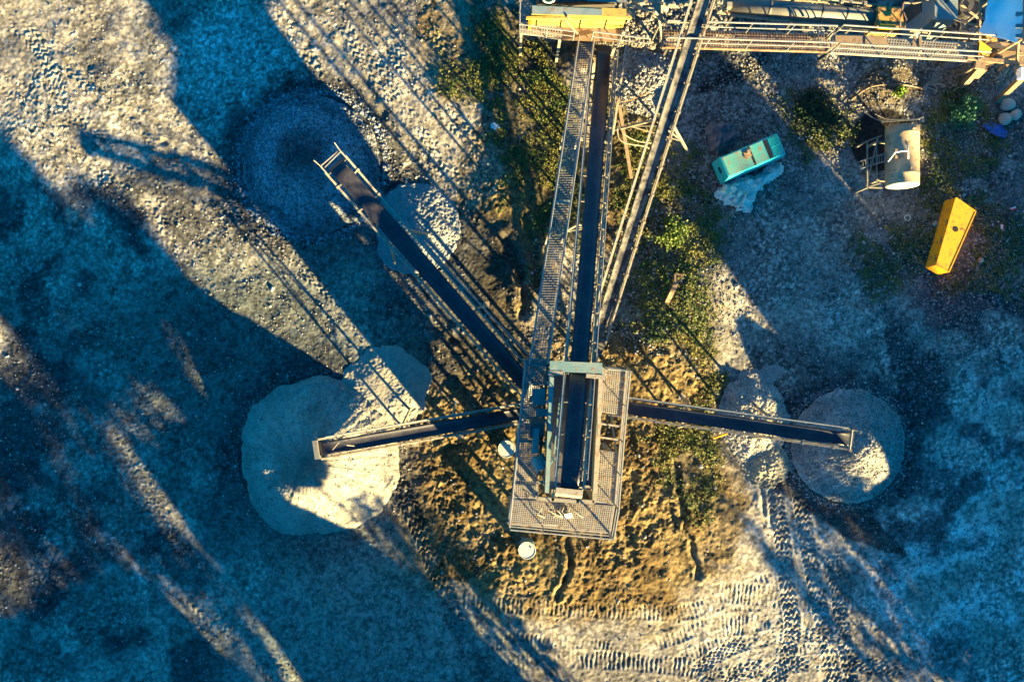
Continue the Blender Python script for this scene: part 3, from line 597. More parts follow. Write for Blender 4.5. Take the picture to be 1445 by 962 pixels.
# ------------------------------------------------------------------ conveyors
def conveyor(name, label, tail, head, bw, fw, belt='belt', step=1.2, truss=.45, legs=(.4, .75), splay=.5, horns=False, group='belt conveyors of the plant', rails=None, steel='steel', head_cross=False, foot=0., rolls=True):
    tail = Vector(tail); head = Vector(head)
    root = thing(name, (tail.x, tail.y, 0), label, 'conveyor', group)
    a = (head - tail).normalized(); b = a.cross(Vector((0, 0, 1))).normalized(); c = b.cross(a); L = (head - tail).length
    def Q(u, v, w): return tail + a * u + b * v + c * w
    mb = MB(); nseg = max(8, int(L / .5)); us = [(-.1, 0.)] + [(i * L / nseg, 1) for i in range(nseg + 1)]
    prof = [(-.5, .13), (-.36, .05), (-.2, 0), (.2, 0), (.36, .05), (.5, .13)]
    rows = []
    for i in range(nseg + 1):
        u = i * L / nseg; tr = min(1, u / .7, (L - u) / .7); tr = max(tr, 0)
        top = [Q(u, p * bw, q * bw * 1.25 * tr + (1 - tr) * .03) for p, q in prof]
        rows.append(top + [t - c * .018 for t in top[::-1]])
    m = len(rows[0]); vs = [v for r_ in rows for v in r_]; fs = []
    for i in range(nseg):
        for k in range(m):
            A = i * m + k; B = i * m + (k + 1) % m; fs.append((A, A + m, B + m, B))
    fs.append(tuple(range(m))); fs.append(tuple(range(nseg * m + m - 1, nseg * m - 1, -1)))
    mb.raw(vs, fs)
    R = .15
    for i in range(9):   # belt wrap round the drums
        t0, t1 = math.pi * i / 9, math.pi * (i + 1) / 9
        for (uu, sg) in ((L, 1), (0, -1)):
            p0 = Q(uu + sg * R * math.sin(t0), 0, .02 - R + R * math.cos(t0)); p1 = Q(uu + sg * R * math.sin(t1), 0, .02 - R + R * math.cos(t1))
            mb.raw([p0 - b * bw * .48, p0 + b * bw * .48, p1 + b * bw * .48, p1 - b * bw * .48], [(0, 1, 2, 3)])
    mb.beam(Q(0, 0, -2 * R), Q(L, 0, -2 * R), bw * .96, .018, c)
    mb.build('belt', belt, root, True)
    for sg in (-1, 1):
        v = sg * fw / 2; mb = MB()
        mb.beam(Q(-.25, v, -.03), Q(L + (.35 if horns else .12), v, -.03), .035, .13, c); mb.beam(Q(-.25, v + sg * .026, .035), Q(L + .12, v + sg * .026, .035), .07, .014, c)
        mb.build('stringer', steel, root)
        if truss:
            mb = MB(); n = int(L / .8); mb.beam(Q(.3, v, -truss), Q(L - .3, v, -truss), .05, .06, c)
            for i in range(n):
                u0 = .3 + (L - .6) * i / n; u1 = .3 + (L - .6) * (i + 1) / n
                mb.beam(Q(u0, v, -.10), Q(u1, v, -truss + .03), .025, .035, c); mb.beam(Q(u1, v, -.10), Q(u1, v, -truss + .03), .025, .03, c)
            mb.build('side_truss', steel, root)
    n = max(2, int(L / step)); me0 = None
    for i in range(n):
        u = (i + .5) * L / n; loc = Q(u, 0, 0)
        if me0 is None:
            mb = MB(); mb.beam(-b * fw * .5, b * fw * .5, .06, .04, c)
            for i_ in range(len(mb.v)): mb.v[i_] = mb.v[i_] - c * .06
            for sg in (-1, 1):
                mb.beam(b * sg * (bw * .5 + .005) - c * .06, b * sg * (bw * .5 + .025) + c * .09, .05, .03, a)
                mb.beam(b * sg * (fw * .5 - .02) + c * .05, b * sg * (fw * .5 + .09) + c * .05, .10, .05, c)
                mb.tube(b * sg * bw * .22 - c * .075, b * sg * bw * .5 + c * .04, .03, 6)
            o = mb.build('idler', steel, root, offset=Vector((0, 0, 0))); me0 = o.data
        else:
            o = link(bpy.data.objects.new('idler', me0), root)
        o.location = loc - OFF[root.name]
    for u, nm in ((L, 'head_drum'), (0, 'tail_drum')):
        mb = MB(); mb.tube(Q(u, -fw * .52, -.13), Q(u, fw * .52, -.13), .04, 8); mb.tube(Q(u, -bw * .49, -.13), Q(u, bw * .49, -.13), .135, 14); mb.build(nm, 'dark', root, True)
    mb = MB()
    if horns:
        for sg in (-1, 1):
            mb.beam(Q(L, sg * fw / 2, 0), Q(L + .42, sg * fw / 2, .02), .05, .05, c); mb.beam(Q(L + .42, sg * fw / 2, .02), Q(L + .75, sg * fw * .54, .16), .025, .025, c)
        mb.beam(Q(L + .42, -fw / 2, 0), Q(L + .42, fw / 2, 0), .03, .04, c); mb.beam(Q(L + .28, -fw * .4, .0), Q(L + .34, fw / 2, .05), .03, .03, c)
    elif head_cross:
        mb.tube(Q(L - .02, -fw / 2 - .03, .13), Q(L - .02, fw / 2 + .03, .13), .055, 8); mb.beam(Q(L, -fw / 2, .06), Q(L + .38, -fw / 2, .06), .06, .06, c)
        mb.beam(Q(L + .36, -fw / 2 - .02, .06), Q(L + .36, -fw / 2 + .1, .06), .06, .08, c); mb.beam(Q(L - .02, fw / 2, .05), Q(L + .1, fw / 2 + .1, .05), .1, .1, c)
    else:
        mb.hexa([Q(L + .12, -fw / 2, -.3), Q(L + .4, -fw / 2, -.3), Q(L + .4, fw / 2, -.3), Q(L + .12, fw / 2, -.3)], [Q(L + .16, -fw / 2, .1), Q(L + .36, -fw / 2, .02), Q(L + .36, fw / 2, .02), Q(L + .16, fw / 2, .1)])
    mb.build('head_frame', steel, root)
    for f in legs:
        for sg in (-1, 1):
            p = Q(f * L, sg * fw / 2, -truss if truss else -.1); g = Vector((p.x, p.y, 0)) + b * sg * splay * p.z * .3
            g.z = float(gz(g.x, g.y)) - .1
            mb = MB(); mb.beam(p, g, .09, .09, a); mb.box(g + Vector((0, 0, .1)), .3, .3, .04)
            mb.build('support_leg', steel, root)
        mb = MB(); p0 = Q(f * L, -fw / 2, -truss); p1 = Q(f * L, fw / 2, -truss)
        g0 = p0.lerp(Vector((p0.x, p0.y, 0)) - b * splay * p0.z * .3, .6); g1 = p1.lerp(Vector((p1.x, p1.y, 0)) + b * splay * p1.z * .3, .6)
        mb.beam(p0, g1, .05, .05, a); mb.beam(p1, g0, .05, .05, a); mb.beam(g0, g1, .05, .05, a); mb.build('leg_brace', steel, root)
    if rails:
        for sg in rails:
            mb = MB(); v = sg * (fw / 2 + .1)
            mb.path([Q(.4, v, .32), Q(L - .2, v, .32)], .025, 6)
            for i in range(int(L / 1.6) + 1): mb.tube(Q(.4 + i * 1.6, v, -.05), Q(.4 + i * 1.6, v, .32), .02, 5)
            mb.build('side_rail', 'rail', root)
    return root, Q, L
r_, Q, L = conveyor('belt_conveyor', 'long dark belt conveyor climbing beside the walkway to the top of the screening platform', P(853, 66, 1.0), P(804, 684, 8.1), .66, .98, legs=(.22, .45), rails=(-1, 1), truss=.5)
mb = MB(); mb.beam(Q(L * .55, -.62, .02), Q(L - .3, -.62, .02), .02, .02); mb.beam(Q(L * .72, -.58, .3), Q(L * .9, -.9, -.2), .03, .05); mb.build('guard_bar', 'steel', r_)
r_, Q, L = conveyor('belt_conveyor', 'diagonal stacker conveyor whose open horned end hangs over the dark gravel heap', P(752, 552, 2.2), P(476, 235, 5.3), .70, 1.0, horns=True, legs=(.35, .7), truss=.4)
mb = MB(); mb.path([Q(L * .6, .5, .06), Q(L * .55, .62, .1), Q(.3, .95, .1)], .035, 6)
for f in (.08, .2, .32, .44): mb.beam(Q(L * f, .46, -.02), Q(L * f, .62 + .33 * (1 - f / .55), .09), .05, .03)
mb.build('outer_rail', 'rail', r_)
r_, Q, L = conveyor('belt_conveyor', 'narrow dusty stacker conveyor ending in a plated box over the pale sand cone', P(750, 581, 2.0), P(455, 633, 4.1), .54, .78, legs=(.38, .62), truss=.42, rails=(1,))
mb = MB(); mb.path([Q(L - 1.3, -.1, .12), Q(L - 1.0, .0, .35), Q(L - .7, .15, .1), Q(L - .4, -.1, .2)], .012, 5); mb.build('cable', 'hose', r_)
r_, Q, L = conveyor('belt_conveyor', 'right stacker conveyor with a cream end roller over the round grey heap', P(868, 573, 2.0), P(1200, 620, 3.8), .56, .80, head_cross=True, legs=(.33, .68), truss=.42, rails=(-1,))
mb = MB(); mb.beam(Q(L * .5, .5, -.3), Q(L * .46, .95, -2.0), .07, .07); mb.build('prop', 'yellow', r_)
r_, Q, L = conveyor('belt_conveyor', 'light dusty belt conveyor with debris speckles crossing above the walkway at the top', P(843, 474, 1.4), P(1002, -30, 4.4), .52, .86, belt='beltdusty', legs=(.62,), splay=1.6, truss=.35, rails=(-1,))
mb = MB(); p = Q(-.5, 0, -.5); mb.beam(Q(-.75, 0, -.35), Q(.0, 0, -.3), .9, .7); mb.build('tail_hopper', 'dark', r_)

# ------------------------------------------------------------------ inclined walkway
w0 = (P(815, 62, 2.0), P(836, 62, 2.0)); w1 = (P(747, 512, 5.15), P(772, 512, 5.15))
root = thing('walkway', ((w0[0] + w0[1]) / 2) * Vector((1, 1, 0)) if False else Vector((w0[0].x, w0[0].y, 0)), 'long inclined grated walkway with pale handrails left of the main belt conveyor', 'walkway')
mb = MB(); grating(mb, w0[0], w1[0], w1[1], w0[1], .11, .03); mb.build('deck_grating', 'grate', root)
for i in (0, 1):
    mb = MB(); handrail(mb, [w0[i], w1[i]], 1.0, 1.7, .028); mb.build('handrail', 'rail', root)
for i in (0, 1):
    mb = MB(); mb.beam(w0[i] - Vector((0, 0, .12)), w1[i] - Vector((0, 0, .12)), .05, .16); mb.build('stringer', 'steel', root)
mb = MB(); a_ = w0[0].lerp(w1[0], .52); b_ = w0[1].lerp(w1[1], .52); mb.beam(a_ + Vector((0, 0, .03)), b_ + Vector((0, 0, .03)), .14, .05); mb.build('tread_plate', 'teal', root)
for f in (.3, .62):
    for i in (0, 1):
        mb = MB(); t_ = w0[i].lerp(w1[i], f); mb.beam(t_ - Vector((0, 0, .15)), (t_.x, t_.y, -.1), .08, .08, (0, 1, 0)); mb.build('support_leg', 'steel', root)

# ------------------------------------------------------------------ screening plant
zd = 5.2; pc = P(800, 630, 0)
root = thing('screening_plant', pc, 'raised screening plant with railed grated platform around a teal screen box', 'screening plant')
def D(x, y, z=zd): return P(x, y, z)
L_ = [D(741, 508), D(773, 508), D(757, 703), D(723, 703)]
B_q = [D(722, 705), D(867, 714), D(861, 752), D(717, 739)]
R_ = [D(851, 518), D(884, 522), D(868, 712), D(839, 707)]
for q in (L_, B_q, R_):
    mb = MB()
    if q is R_:
        m1 = [q[0].lerp(q[3], .0), q[1].lerp(q[2], .0), q[1].lerp(q[2], .33), q[0].lerp(q[3], .33)]; m2 = [q[0].lerp(q[3], .62), q[1].lerp(q[2], .62), q[2], q[3]]
        grating(mb, m1[0], m1[1], m1[2], m1[3], .085, .033); grating(mb, m2[0], m2[1], m2[2], m2[3], .085, .033)
        mb.beam(q[1], q[2], .08, .14); mb.beam(q[0], q[3], .08, .14)
        for f in (.42, .52): mb.beam(q[0].lerp(q[3], f), q[1].lerp(q[2], f), .07, .1)
    else: grating(mb, *q, .085, .033)
    mb.build('deck_grating', 'grate', root)
mb = MB(); handrail(mb, [D(853, 519), D(884, 522), D(875, 620), D(868, 712), D(861, 752)], 1.05, 1.5, .032); mb.build('handrail', 'rail', root)
mb = MB(); handrail(mb, [D(858, 751), D(720, 738)], 1.05, 1.5, .032); mb.build('handrail', 'rail', root)
mb = MB(); handrail(mb, [D(719, 735), D(728, 650), D(738, 545), D(741, 512)], 1.05, 1.5, .032); mb.build('handrail', 'rail', root)
for q in ((742, 512), (772, 512), (730, 620), (719, 737), (790, 742), (859, 750), (838, 706), (758, 702), (872, 650), (852, 522), (883, 524)):
    p = D(*q); mb = MB(); mb.beam(p - Vector((0, 0, .1)), (p.x, p.y, -.2), .14, .14, (0, 1, 0)); mb.build('support_leg', 'steel', root)
mb = MB()
for p, q in ((D(741, 512, 5.05), D(884, 522, 5.05)), (D(730, 620, 5.05), D(873, 640, 5.05)), (D(722, 700, 5.05), D(868, 712, 5.05)), (D(773, 512, 5.05), D(757, 702, 5.05)), (D(851, 520, 5.05), D(839, 706, 5.05))): mb.beam(p, q, .12, .2)
for p, q in ((D(742, 512, 4.8), D(730, 620, .6)), (D(730, 620, 4.8), D(719, 737, .6)), (D(719, 737, 4.8), D(790, 742, .5)), (D(859, 750, 4.8), D(872, 650, .5)), (D(872, 650, 4.8), D(852, 522, .5))): mb.beam(p, q, .07, .07)
mb.build('base_frame', 'steel', root)
def SB(x, y, z): return P(x, y, z)
# screen box
for (xa, xb) in ((778, 771), (846, 838)):
    mb = MB(); p = SB(xa, 527, 6.5); q = SB(xb, 692, 6.3)
    mb.hexa([p + Vector((-.05, 0, -1.0)), p + Vector((.05, 0, -1.0)), q + Vector((.05, 0, -1.0)), q + Vector((-.05, 0, -1.0))][::-1], [p + Vector((-.05, 0, .45)), p + Vector((.05, 0, .45)), q + Vector((.05, 0, .4)), q + Vector((-.05, 0, .4))][::-1])
    mb.beam(p + Vector((0, 0, .5)), q + Vector((0, 0, .45)), .16, .05)
    for i in range(6):
        t_ = p.lerp(q, (i + .5) / 6); sg = -1 if xa < 800 else 1; mb.beam(t_ + Vector((sg * .09, 0, .38)), t_ + Vector((sg * .09, 0, -.9)), .08, .09, (0, 1, 0))
    mb.build('side_plate', 'teal' if xa < 800 else 'steel', root)
mb = MB(); z_ = 6.05; mb.hexa([SB(779, 528, 5.9), SB(846, 528, 5.9), SB(838, 690, 5.6), SB(772, 690, 5.6)][::-1], [SB(779, 528, 6.0), SB(846, 528, 6.0), SB(838, 690, 5.7), SB(772, 690, 5.7)][::-1]); mb.build('screen_deck', 'plate', root)
mb = MB(); mb.hexa([SB(776, 509, 6.7), SB(850, 512, 6.7), SB(850, 527, 6.7), SB(776, 524, 6.7)][::-1], [SB(776, 509, 7.05), SB(850, 512, 7.05), SB(850, 527, 7.05), SB(776, 524, 7.05)][::-1]); mb.build('feed_box', 'teal', root)
for l0_, l1_ in (((774, 526), (794, 526.5)), ((827, 530), (852, 532))): MB().beam(SB(*l0_, 7.0), SB(*l1_, 7.0), .16, .12).build('front_lip', 'steel', root)
mb = MB()
for p, q, w in (((757, 680), (774, 681), .1), ((758, 703), (838, 708), .16), ((780, 692), (816, 697), .1), ((838, 684), (838, 709), .12), ((758, 680), (757, 704), .1), ((780, 690), (780, 706), .1), ((815, 690), (815, 709), .1), ((815, 686), (838, 686), .1), ((748, 700), (758, 695), .06)):
    mb.beam(SB(*p, 5.75), SB(*q, 5.75), w, .14)
for q in ((758, 703), (838, 708), (838, 685), (758, 681)): p = SB(*q, 5.68); mb.beam(p, (p.x, p.y, zd), .12, .12, (0, 1, 0))
mb.build('discharge_frame', 'steel', root)
mb = MB(); mb.tube(SB(757, 645, 6.2), SB(766, 660, 6.2), .3, 14); mb.tube(SB(752, 652, 6.2), SB(757, 645, 6.2), .12, 10); mb.build('motor', 'teal', root, False)
mb = MB(); mb.hexa([SB(752, 604, 5.4), SB(762, 604, 5.4), SB(760, 640, 5.4), SB(750, 640, 5.4)][::-1], [SB(753, 604, 6.3), SB(761, 604, 6.3), SB(759, 640, 6.3), SB(751, 640, 6.3)][::-1]); mb.build('belt_guard', 'teal', root)
mb = MB(); mb.tube(SB(748, 603, 5.8), SB(768, 605, 5.8), .42, 18); mb.build('flywheel', 'dark', root)
mb = MB()
for p, q in (((741, 515), (772, 540)), ((740, 541), (772, 542)), ((742, 515), (773, 516)), ((772, 515), (740, 541))): mb.beam(SB(*p, 5.35), SB(*q, 5.35), .05, .06)
mb.hexa([SB(752, 548, 5.3), SB(770, 548, 5.3), SB(769, 572, 5.3), SB(751, 572, 5.3)][::-1], [SB(752, 548, 5.5), SB(770, 548, 5.5), SB(769, 572, 5.5), SB(751, 572, 5.5)][::-1])
mb.box(SB(765, 582, 5.6), .5, .28, .25); mb.build('motor_base', 'teal', root)
mb = MB(); mb.beam(SB(790, 560, 6.9), SB(782, 640, 6.9), .05, .08); mb.beam(SB(781, 600, 6.9), SB(787, 668, 6.8), .05, .05); mb.beam(SB(776, 655, 6.8), SB(790, 640, 6.9), .06, .06); mb.beam(SB(775, 640, 6.8), SB(790, 660, 6.9), .06, .06); mb.build('cross_brace', 'teal', root)
mb = MB(); mb.hexa([D(720, 734, 1.3), D(733, 610, 1.3), D(735, 610, 1.3), D(722, 734, 1.3)][::-1], [D(720, 734, 5.0), D(733, 610, 5.0), D(735, 610, 5.0), D(722, 734, 5.0)][::-1]); mb.build('shade_panel', 'dark', root)  # unseen panel added below the deck to widen the plant's shadow
mb = MB(); mb.hexa([D(734, 600, 2.9), D(741, 530, 2.9), D(743, 530, 2.9), D(736, 600, 2.9)][::-1], [D(734, 600, 5.0), D(741, 530, 5.0), D(743, 530, 5.0), D(736, 600, 5.0)][::-1]); mb.build('shade_panel', 'dark', root)  # shorter added panel, there to block the low sun
for (x0, x1, y0, y1, z0, z1, xm, ym) in ((775, 845, 535, 600, 2.6, 5.5, 800, 570), (772, 840, 605, 690, 3.0, 5.5, 806, 640)):
    mb = MB(); t = [SB(x0, y0, z1), SB(x1, y0, z1), SB(x1, y1, z1), SB(x0, y1, z1)]; b4 = [SB(xm - 14, ym - 12, z0), SB(xm + 14, ym - 12, z0), SB(xm + 14, ym + 12, z0), SB(xm - 14, ym + 12, z0)]
    mb.hexa(b4[::-1], t[::-1]); mb.build('discharge_chute', 'dark', root)
mb = MB()
for i in range(9):
    a0 = random.uniform(762, 812); mb.path([SB(a0, 712 + random.uniform(-2, 2), zd + .1), SB(a0 + random.uniform(-6, 2), 720, zd + .25), SB(a0 + random.uniform(-12, 6), 726, zd + .08), SB(a0 + random.uniform(-6, 14), 730, zd + .05)], .018, 5)
mb.build('hose_loop', 'hose', root, True)
solo(MB().box(D(802, 727, zd + .16), .32, .2, .16, .2), 'tool_box', 'white', D(802, 727, zd), 'small pale box lying on the front deck grating', 'box')
for q, lab in (((715, 630), 'steel drum standing against the left edge of the platform'), ((743, 766), 'pale lidded steel drum standing in front of the platform')):
    p = GP(*q); mb = MB(); mb.tube(p, p + Vector((0, 0, .88)), .36, 22); mb.path([p + Vector((0, 0, z)) for z in (.28, .30, .32)], .375, 22); mb.path([p + Vector((0, 0, z)) for z in (.58, .60, .62)], .375, 22)
    r0 = thing('steel_drum', p, lab, 'drum'); mb.build('shell', 'teal', r0, False)
    mb = MB(); mb.tube(p + Vector((0, 0, .884)), p + Vector((0, 0, .90)), .35, 22); mb.path([p + Vector((.38 * math.cos(t), .38 * math.sin(t), .9)) for t in np.linspace(0, 2 * math.pi, 23)], .02, 5); mb.tube(p + Vector((.2, .1, .9)), p + Vector((.2, .1, .93)), .04, 8); mb.build('lid', 'drum', r0)

# ------------------------------------------------------------------ feeder, crusher and walkway along the top
fz = 3.0
root = thing('feeder_platform', P(760, 40, 0), 'railed feeder platform with a yellow beam and a dirt covered plate below it', 'platform')
mb = MB(); grating(mb, P(734, 26, fz), P(792, 32, fz), P(792, 54, fz), P(733, 46, fz), .12, .05); mb.build('deck_grating', 'grate', root)
mb = MB(); grating(mb, P(736, -20, fz), P(752, -20, fz), P(750, 24, fz), P(734, 24, fz), .12, .05); mb.build('deck_grating', 'grate', root)
mb = MB(); handrail(mb, [P(735, -30, fz), P(733, 48, fz), P(808, 58, fz)], 1.0, 1.3, .035); mb.build('handrail', 'rail', root)
mb = MB(); handrail(mb, [P(834, 58, fz), P(912, 68, fz)], 1.0, 1.5, .035); mb.build('handrail', 'rail', root)
mb = MB(); mb.hexa([P(790, 31, 2.7), P(880, 33, 2.7), P(872, 60, 2.7), P(792, 57, 2.7)][::-1], [P(790, 31, 2.95), P(880, 33, 2.95), P(872, 60, 2.95), P(792, 57, 2.95)][::-1]); mb.build('dirt_plate', 'wood', root)
for q in ((735, 45), (790, 55), (870, 58), (735, -20)):
    p = P(*q, fz - .1); mb = MB(); mb.beam(p, (p.x, p.y, -.1), .12, .12, (0, 1, 0)); mb.build('support_leg', 'steel', root)
mb = MB(); q = [P(750, 7, 4.1), P(884, 13, 4.1), P(884, 25, 4.1), P(750, 21, 4.1)]; lo = [Vector((v.x, v.y, 2.75)) for v in q]; mb.hexa(lo[::-1], q[::-1])
mb.beam((q[3] + q[2]) / 2 + Vector((-2.2, -.06, -.05)), (q[3] + q[2]) / 2 + Vector((2.2, -.02, -.12)), .1, .1); mb.build('yellow_beam', 'yelpale', root)
mb = MB(); mb.hexa([P(751, 8, 4.104), P(850, 13, 4.104), P(850, 22, 4.104), P(751, 20, 4.104)][::-1], [P(751, 8, 4.16), P(850, 13, 4.16), P(850, 22, 4.16), P(751, 20, 4.16)][::-1]); mb.build('beam_cover', 'cab', root)
mb = MB(); mb.beam(P(796, 29, 3.6), P(815, 48, 3.1), .07, .1); mb.beam(P(796, 29, 3.6), P(802, 24, 4.2), .07, .1); mb.build('kick_bar', 'wood', root)
mb = MB(); mb.box(P(747, 34, 3.2), .1, .35, .5); mb.build('yellow_bracket', 'yellow', root)
root = thing('jaw_crusher', P(800, -25, 0), 'dark crusher body with a round golden flywheel cut by the top edge', 'crusher')
mb = MB(); mb.hexa([P(756, -70, 0), P(868, -70, 0), P(868, 12, 0), P(756, 12, 0)][::-1], [P(760, -60, 3.4), P(866, -60, 3.4), P(866, 3, 3.4), P(760, 3, 3.4)][::-1]); mb.build('body', 'dark', root)
mb = MB(); c0 = P(774, -3, 4.0); mb.tube(c0 + Vector((0, 0, -.15)), c0 + Vector((0, 0, .1)), .27, 20); fw_ = mb.build('flywheel', 'yellow', root)
mb = MB(); mb.path([c0 + Vector((.27 * math.cos(t), .27 * math.sin(t), .1)) for t in np.linspace(0, 6.2832, 21)], .04, 6); mb.build('flywheel_rim', 'white', fw_)
mb = MB(); mb.hexa([P(828, -20, 3.42), P(884, -20, 3.42), P(884, 4, 3.42), P(828, 2, 3.42)][::-1], [P(828, -20, 3.9), P(884, -20, 3.9), P(884, 4, 3.9), P(828, 2, 3.9)][::-1]); mb.build('cover_plate', 'cab', root)
root = thing('steel_frame', P(925, 15, 0), 'pale steel frame standing in the rubble beside the top conveyor', 'frame')  # plain frame of steel beams among the rubble
mb = MB()
for p, q in (((884, 8, 3), (922, 16, 3)), ((896, 2, 3.2), (934, 2, 3.2)), ((934, -10, 3.2), (934, 32, 2.5)), ((921, 14, 3), (934, 30, 2.5)), ((935, 6, 3), (965, 12, 2.6)), ((880, 20, 2.6), (898, 6, 3.)), ((934, 31, 2.4), (982, 31, 2.4)), ((934, 56, 2), (930, 28, 2.4))): mb.beam(P(*p), P(*q), .09, .1)
mb.hexa([P(922, 5, 2.4), P(934, 5, 2.4), P(934, 22, 2.4), P(924, 20, 2.4)][::-1], [P(922, 5, 2.5), P(934, 5, 2.5), P(934, 22, 2.5), P(924, 20, 2.5)][::-1]); mb.hexa([P(878, 4, 2.5), P(898, 6, 2.5), P(896, 26, 2.5), P(880, 22, 2.5)][::-1], [P(878, 4, 2.6), P(898, 6, 2.6), P(896, 26, 2.6), P(880, 22, 2.6)][::-1])
mb.build('beams', 'steel', root)
for q in ((934, 30, 2.4), (896, 4, 2.5), (982, 31, 2.4)): p = P(*q); mb = MB(); mb.beam(p, (p.x, p.y, -.1), .1, .1, (0, 1, 0)); mb.build('post', 'steel', root)
root = thing('catwalk', P(1050, 55, 0), 'level catwalk with double rails running along the top right of the site', 'catwalk')
sections = [((935, 66), (1168, 73), (936, 43), (1168, 50)), ((1172, 74), (1378, 86), (1176, 49), (1386, 63))]
for i, (a0, a1, b0, b1) in enumerate(sections):
    z = 3.0
    mb = MB(); grating(mb, P(*a0, z), P(*a1, z), P(*b1, z), P(*b0, z), .12, .022 if i == 0 else .04); mb.build('deck_grating', 'grate' if i else 'rust', root)
    for q0, q1 in ((a0, a1), (b0, b1)):
        mb = MB(); handrail(mb, [P(*q0, z), P(*q1, z)], 1.0, 2.0, .035); mb.build('handrail', 'rail', root)
        mb = MB(); mb.beam(P(*q0, z - .1), P(*q1, z - .1), .06, .16); mb.build('edge_beam', 'steel', root)
    for f in (.08, .92):
        p = P(*b0, z - .15).lerp(P(*b1, z - .15), f); mb = MB(); mb.beam(p, (p.x, p.y, -.1), .1, .1, (0, 1, 0)); mb.build('support_leg', 'dark', root)
for x0, x1 in ((1179, 1217), (1221, 1252), (1288, 1293), (1297, 1301)): mb = MB(); mb.hexa([P(x0, 50, 3.03), P(x1, 51, 3.03), P(x1, 66, 3.03), P(x0, 65, 3.03)][::-1], [P(x0, 50, 3.08), P(x1, 51, 3.08), P(x1, 66, 3.08), P(x0, 65, 3.08)][::-1]); mb.build('dirt_plate', 'wood', root)
mb = MB(); mb.beam(P(1176, 46, 3.9), P(1168, 55, 3.1), .06, .08); mb.beam(P(1180, 60, 3.9), P(1166, 74, 3.1), .06, .08); mb.beam(P(1172, 74, 3.1), P(1180, 82, 1.5), .07, .07); mb.build('end_bracket', 'steel', root)
# hooded pipe conveyor
root = thing('covered_conveyor', P(1030, 10, 0), 'dark half round covered conveyor lying behind the catwalk and ending at an orange box', 'conveyor')
a0 = P(1022, 6, 2.6); a1 = P(1238, 27, 2.6); mb = MB(); mb.tube(a0, a1, .36, 20); mb.build('hood', 'hood', root, True)
for f in (.28, .62, .78):
    p = a0.lerp(a1, f); q = a0.lerp(a1, f + .012 if f != .28 else f + .02); mb = MB(); mb.tube(p, q, .37, 20); mb.build('hood_band', 'dark', root, True)
mb = MB(); d = Vector((0, -.42, -.1)); mb.beam(a0 + d, a1 + d, .08, .14); mb.beam(a0 - d * Vector((1, 1.1, 0)) + Vector((1, .0, .3)), a1 - d * Vector((1, 1.1, 0)) + Vector((0, 0, .3)), .05, .06)
for f in (.3, .45, .6, .75, .9): p = a0.lerp(a1, f) + Vector((0, .47, .3)); mb.box(p, .12, .16, .14)
mb.build('side_frame', 'steel', root)
for f in (.1, .5, .9): p = a0.lerp(a1, f) - Vector((0, 0, .36)); mb = MB(); mb.beam(p, (p.x, p.y, -.1), .1, .1, (0, 1, 0)); mb.build('support_leg', 'dark', root)
mb = MB()
for i in range(5): mb.tube(P(1012 + i * 4, 8 + i % 2 * 6, 3), P(1014 + i * 4, 20 - i, 2.6), .06, 7)
mb.beam(P(1012, 18, 2.8), P(1030, 20, 2.8), .08, .1); mb.beam(P(1024, 4, 3.), P(1023, 20, 2.7), .06, .06); mb.box(P(1029, 8, 3.), .22, .22, .2); mb.build('drive', 'steel', root)
root = thing('drive_housing', P(1256, 24, 0), 'rusty orange machine box at the end of the dark covered conveyor', 'machine')
mb = MB(); t = [P(1240, 8, 3.1), P(1272, 10, 3.1), P(1277, 40, 3.1), P(1238, 37, 3.1)]; mb.hexa([Vector((v.x, v.y, 1.8)) for v in t][::-1], t[::-1]); mb.build('housing', 'orange', root)
mb = MB(); mb.path([P(1275, 4, 3.5), P(1271, 24, 3.5), P(1270, 40, 3.4)], .04, 6); mb.path([P(1275, 4, 3.5), P(1290, 5, 3.5), P(1310, 0, 3.6)], .04, 6); mb.path([P(1270, 40, 3.3), P(1277, 40, 3.3), P(1279, 28, 3.3), P(1275, 18, 3.3)], .035, 6); mb.build('guard_rail', 'rust', root)
mb = MB(); mb.beam(P(1240, 38, 3.0), P(1262, 39, 3.0), .12, .3); mb.build('front_lip', 'yellow', root)
for q in ((1245, 12), (1270, 34)): p = P(*q, 1.8); mb = MB(); mb.beam(p, (p.x, p.y, -.1), .12, .12, (0, 1, 0)); mb.build('support_leg', 'dark', root)
root = thing('cabinet', P(1335, 5, 0), 'blue grey steel cabinet between the orange box and the white tarpaulin', 'cabinet')
mb = MB(); t = [P(1319, -30, 2.8), P(1352, -30, 2.8), P(1352, 28, 2.8), P(1319, 26, 2.8)]; mb.hexa([Vector((v.x, v.y, 0)) for v in t][::-1], t[::-1]); mb.build('body', 'cab', root)
mb = MB(); mb.beam(P(1317, 36, 2.3), P(1321, -10, 3.), .06, .08); mb.build('corner_post', 'rust', root)
mb = MB(); mb.tube(P(1336, 2, 2.8), P(1336, 2, 3.0), .08, 10); mb.build('vent', 'dark', root)
p = P(1297, 16, .9); solo(MB().box(p, .8, .7, 1.7, .1).box(p + Vector((0, 0, .9)), .6, .5, .12, .1), 'engine_block', 'dark', (p.x, p.y, 0), 'dark engine block beside the orange machine box', 'engine')
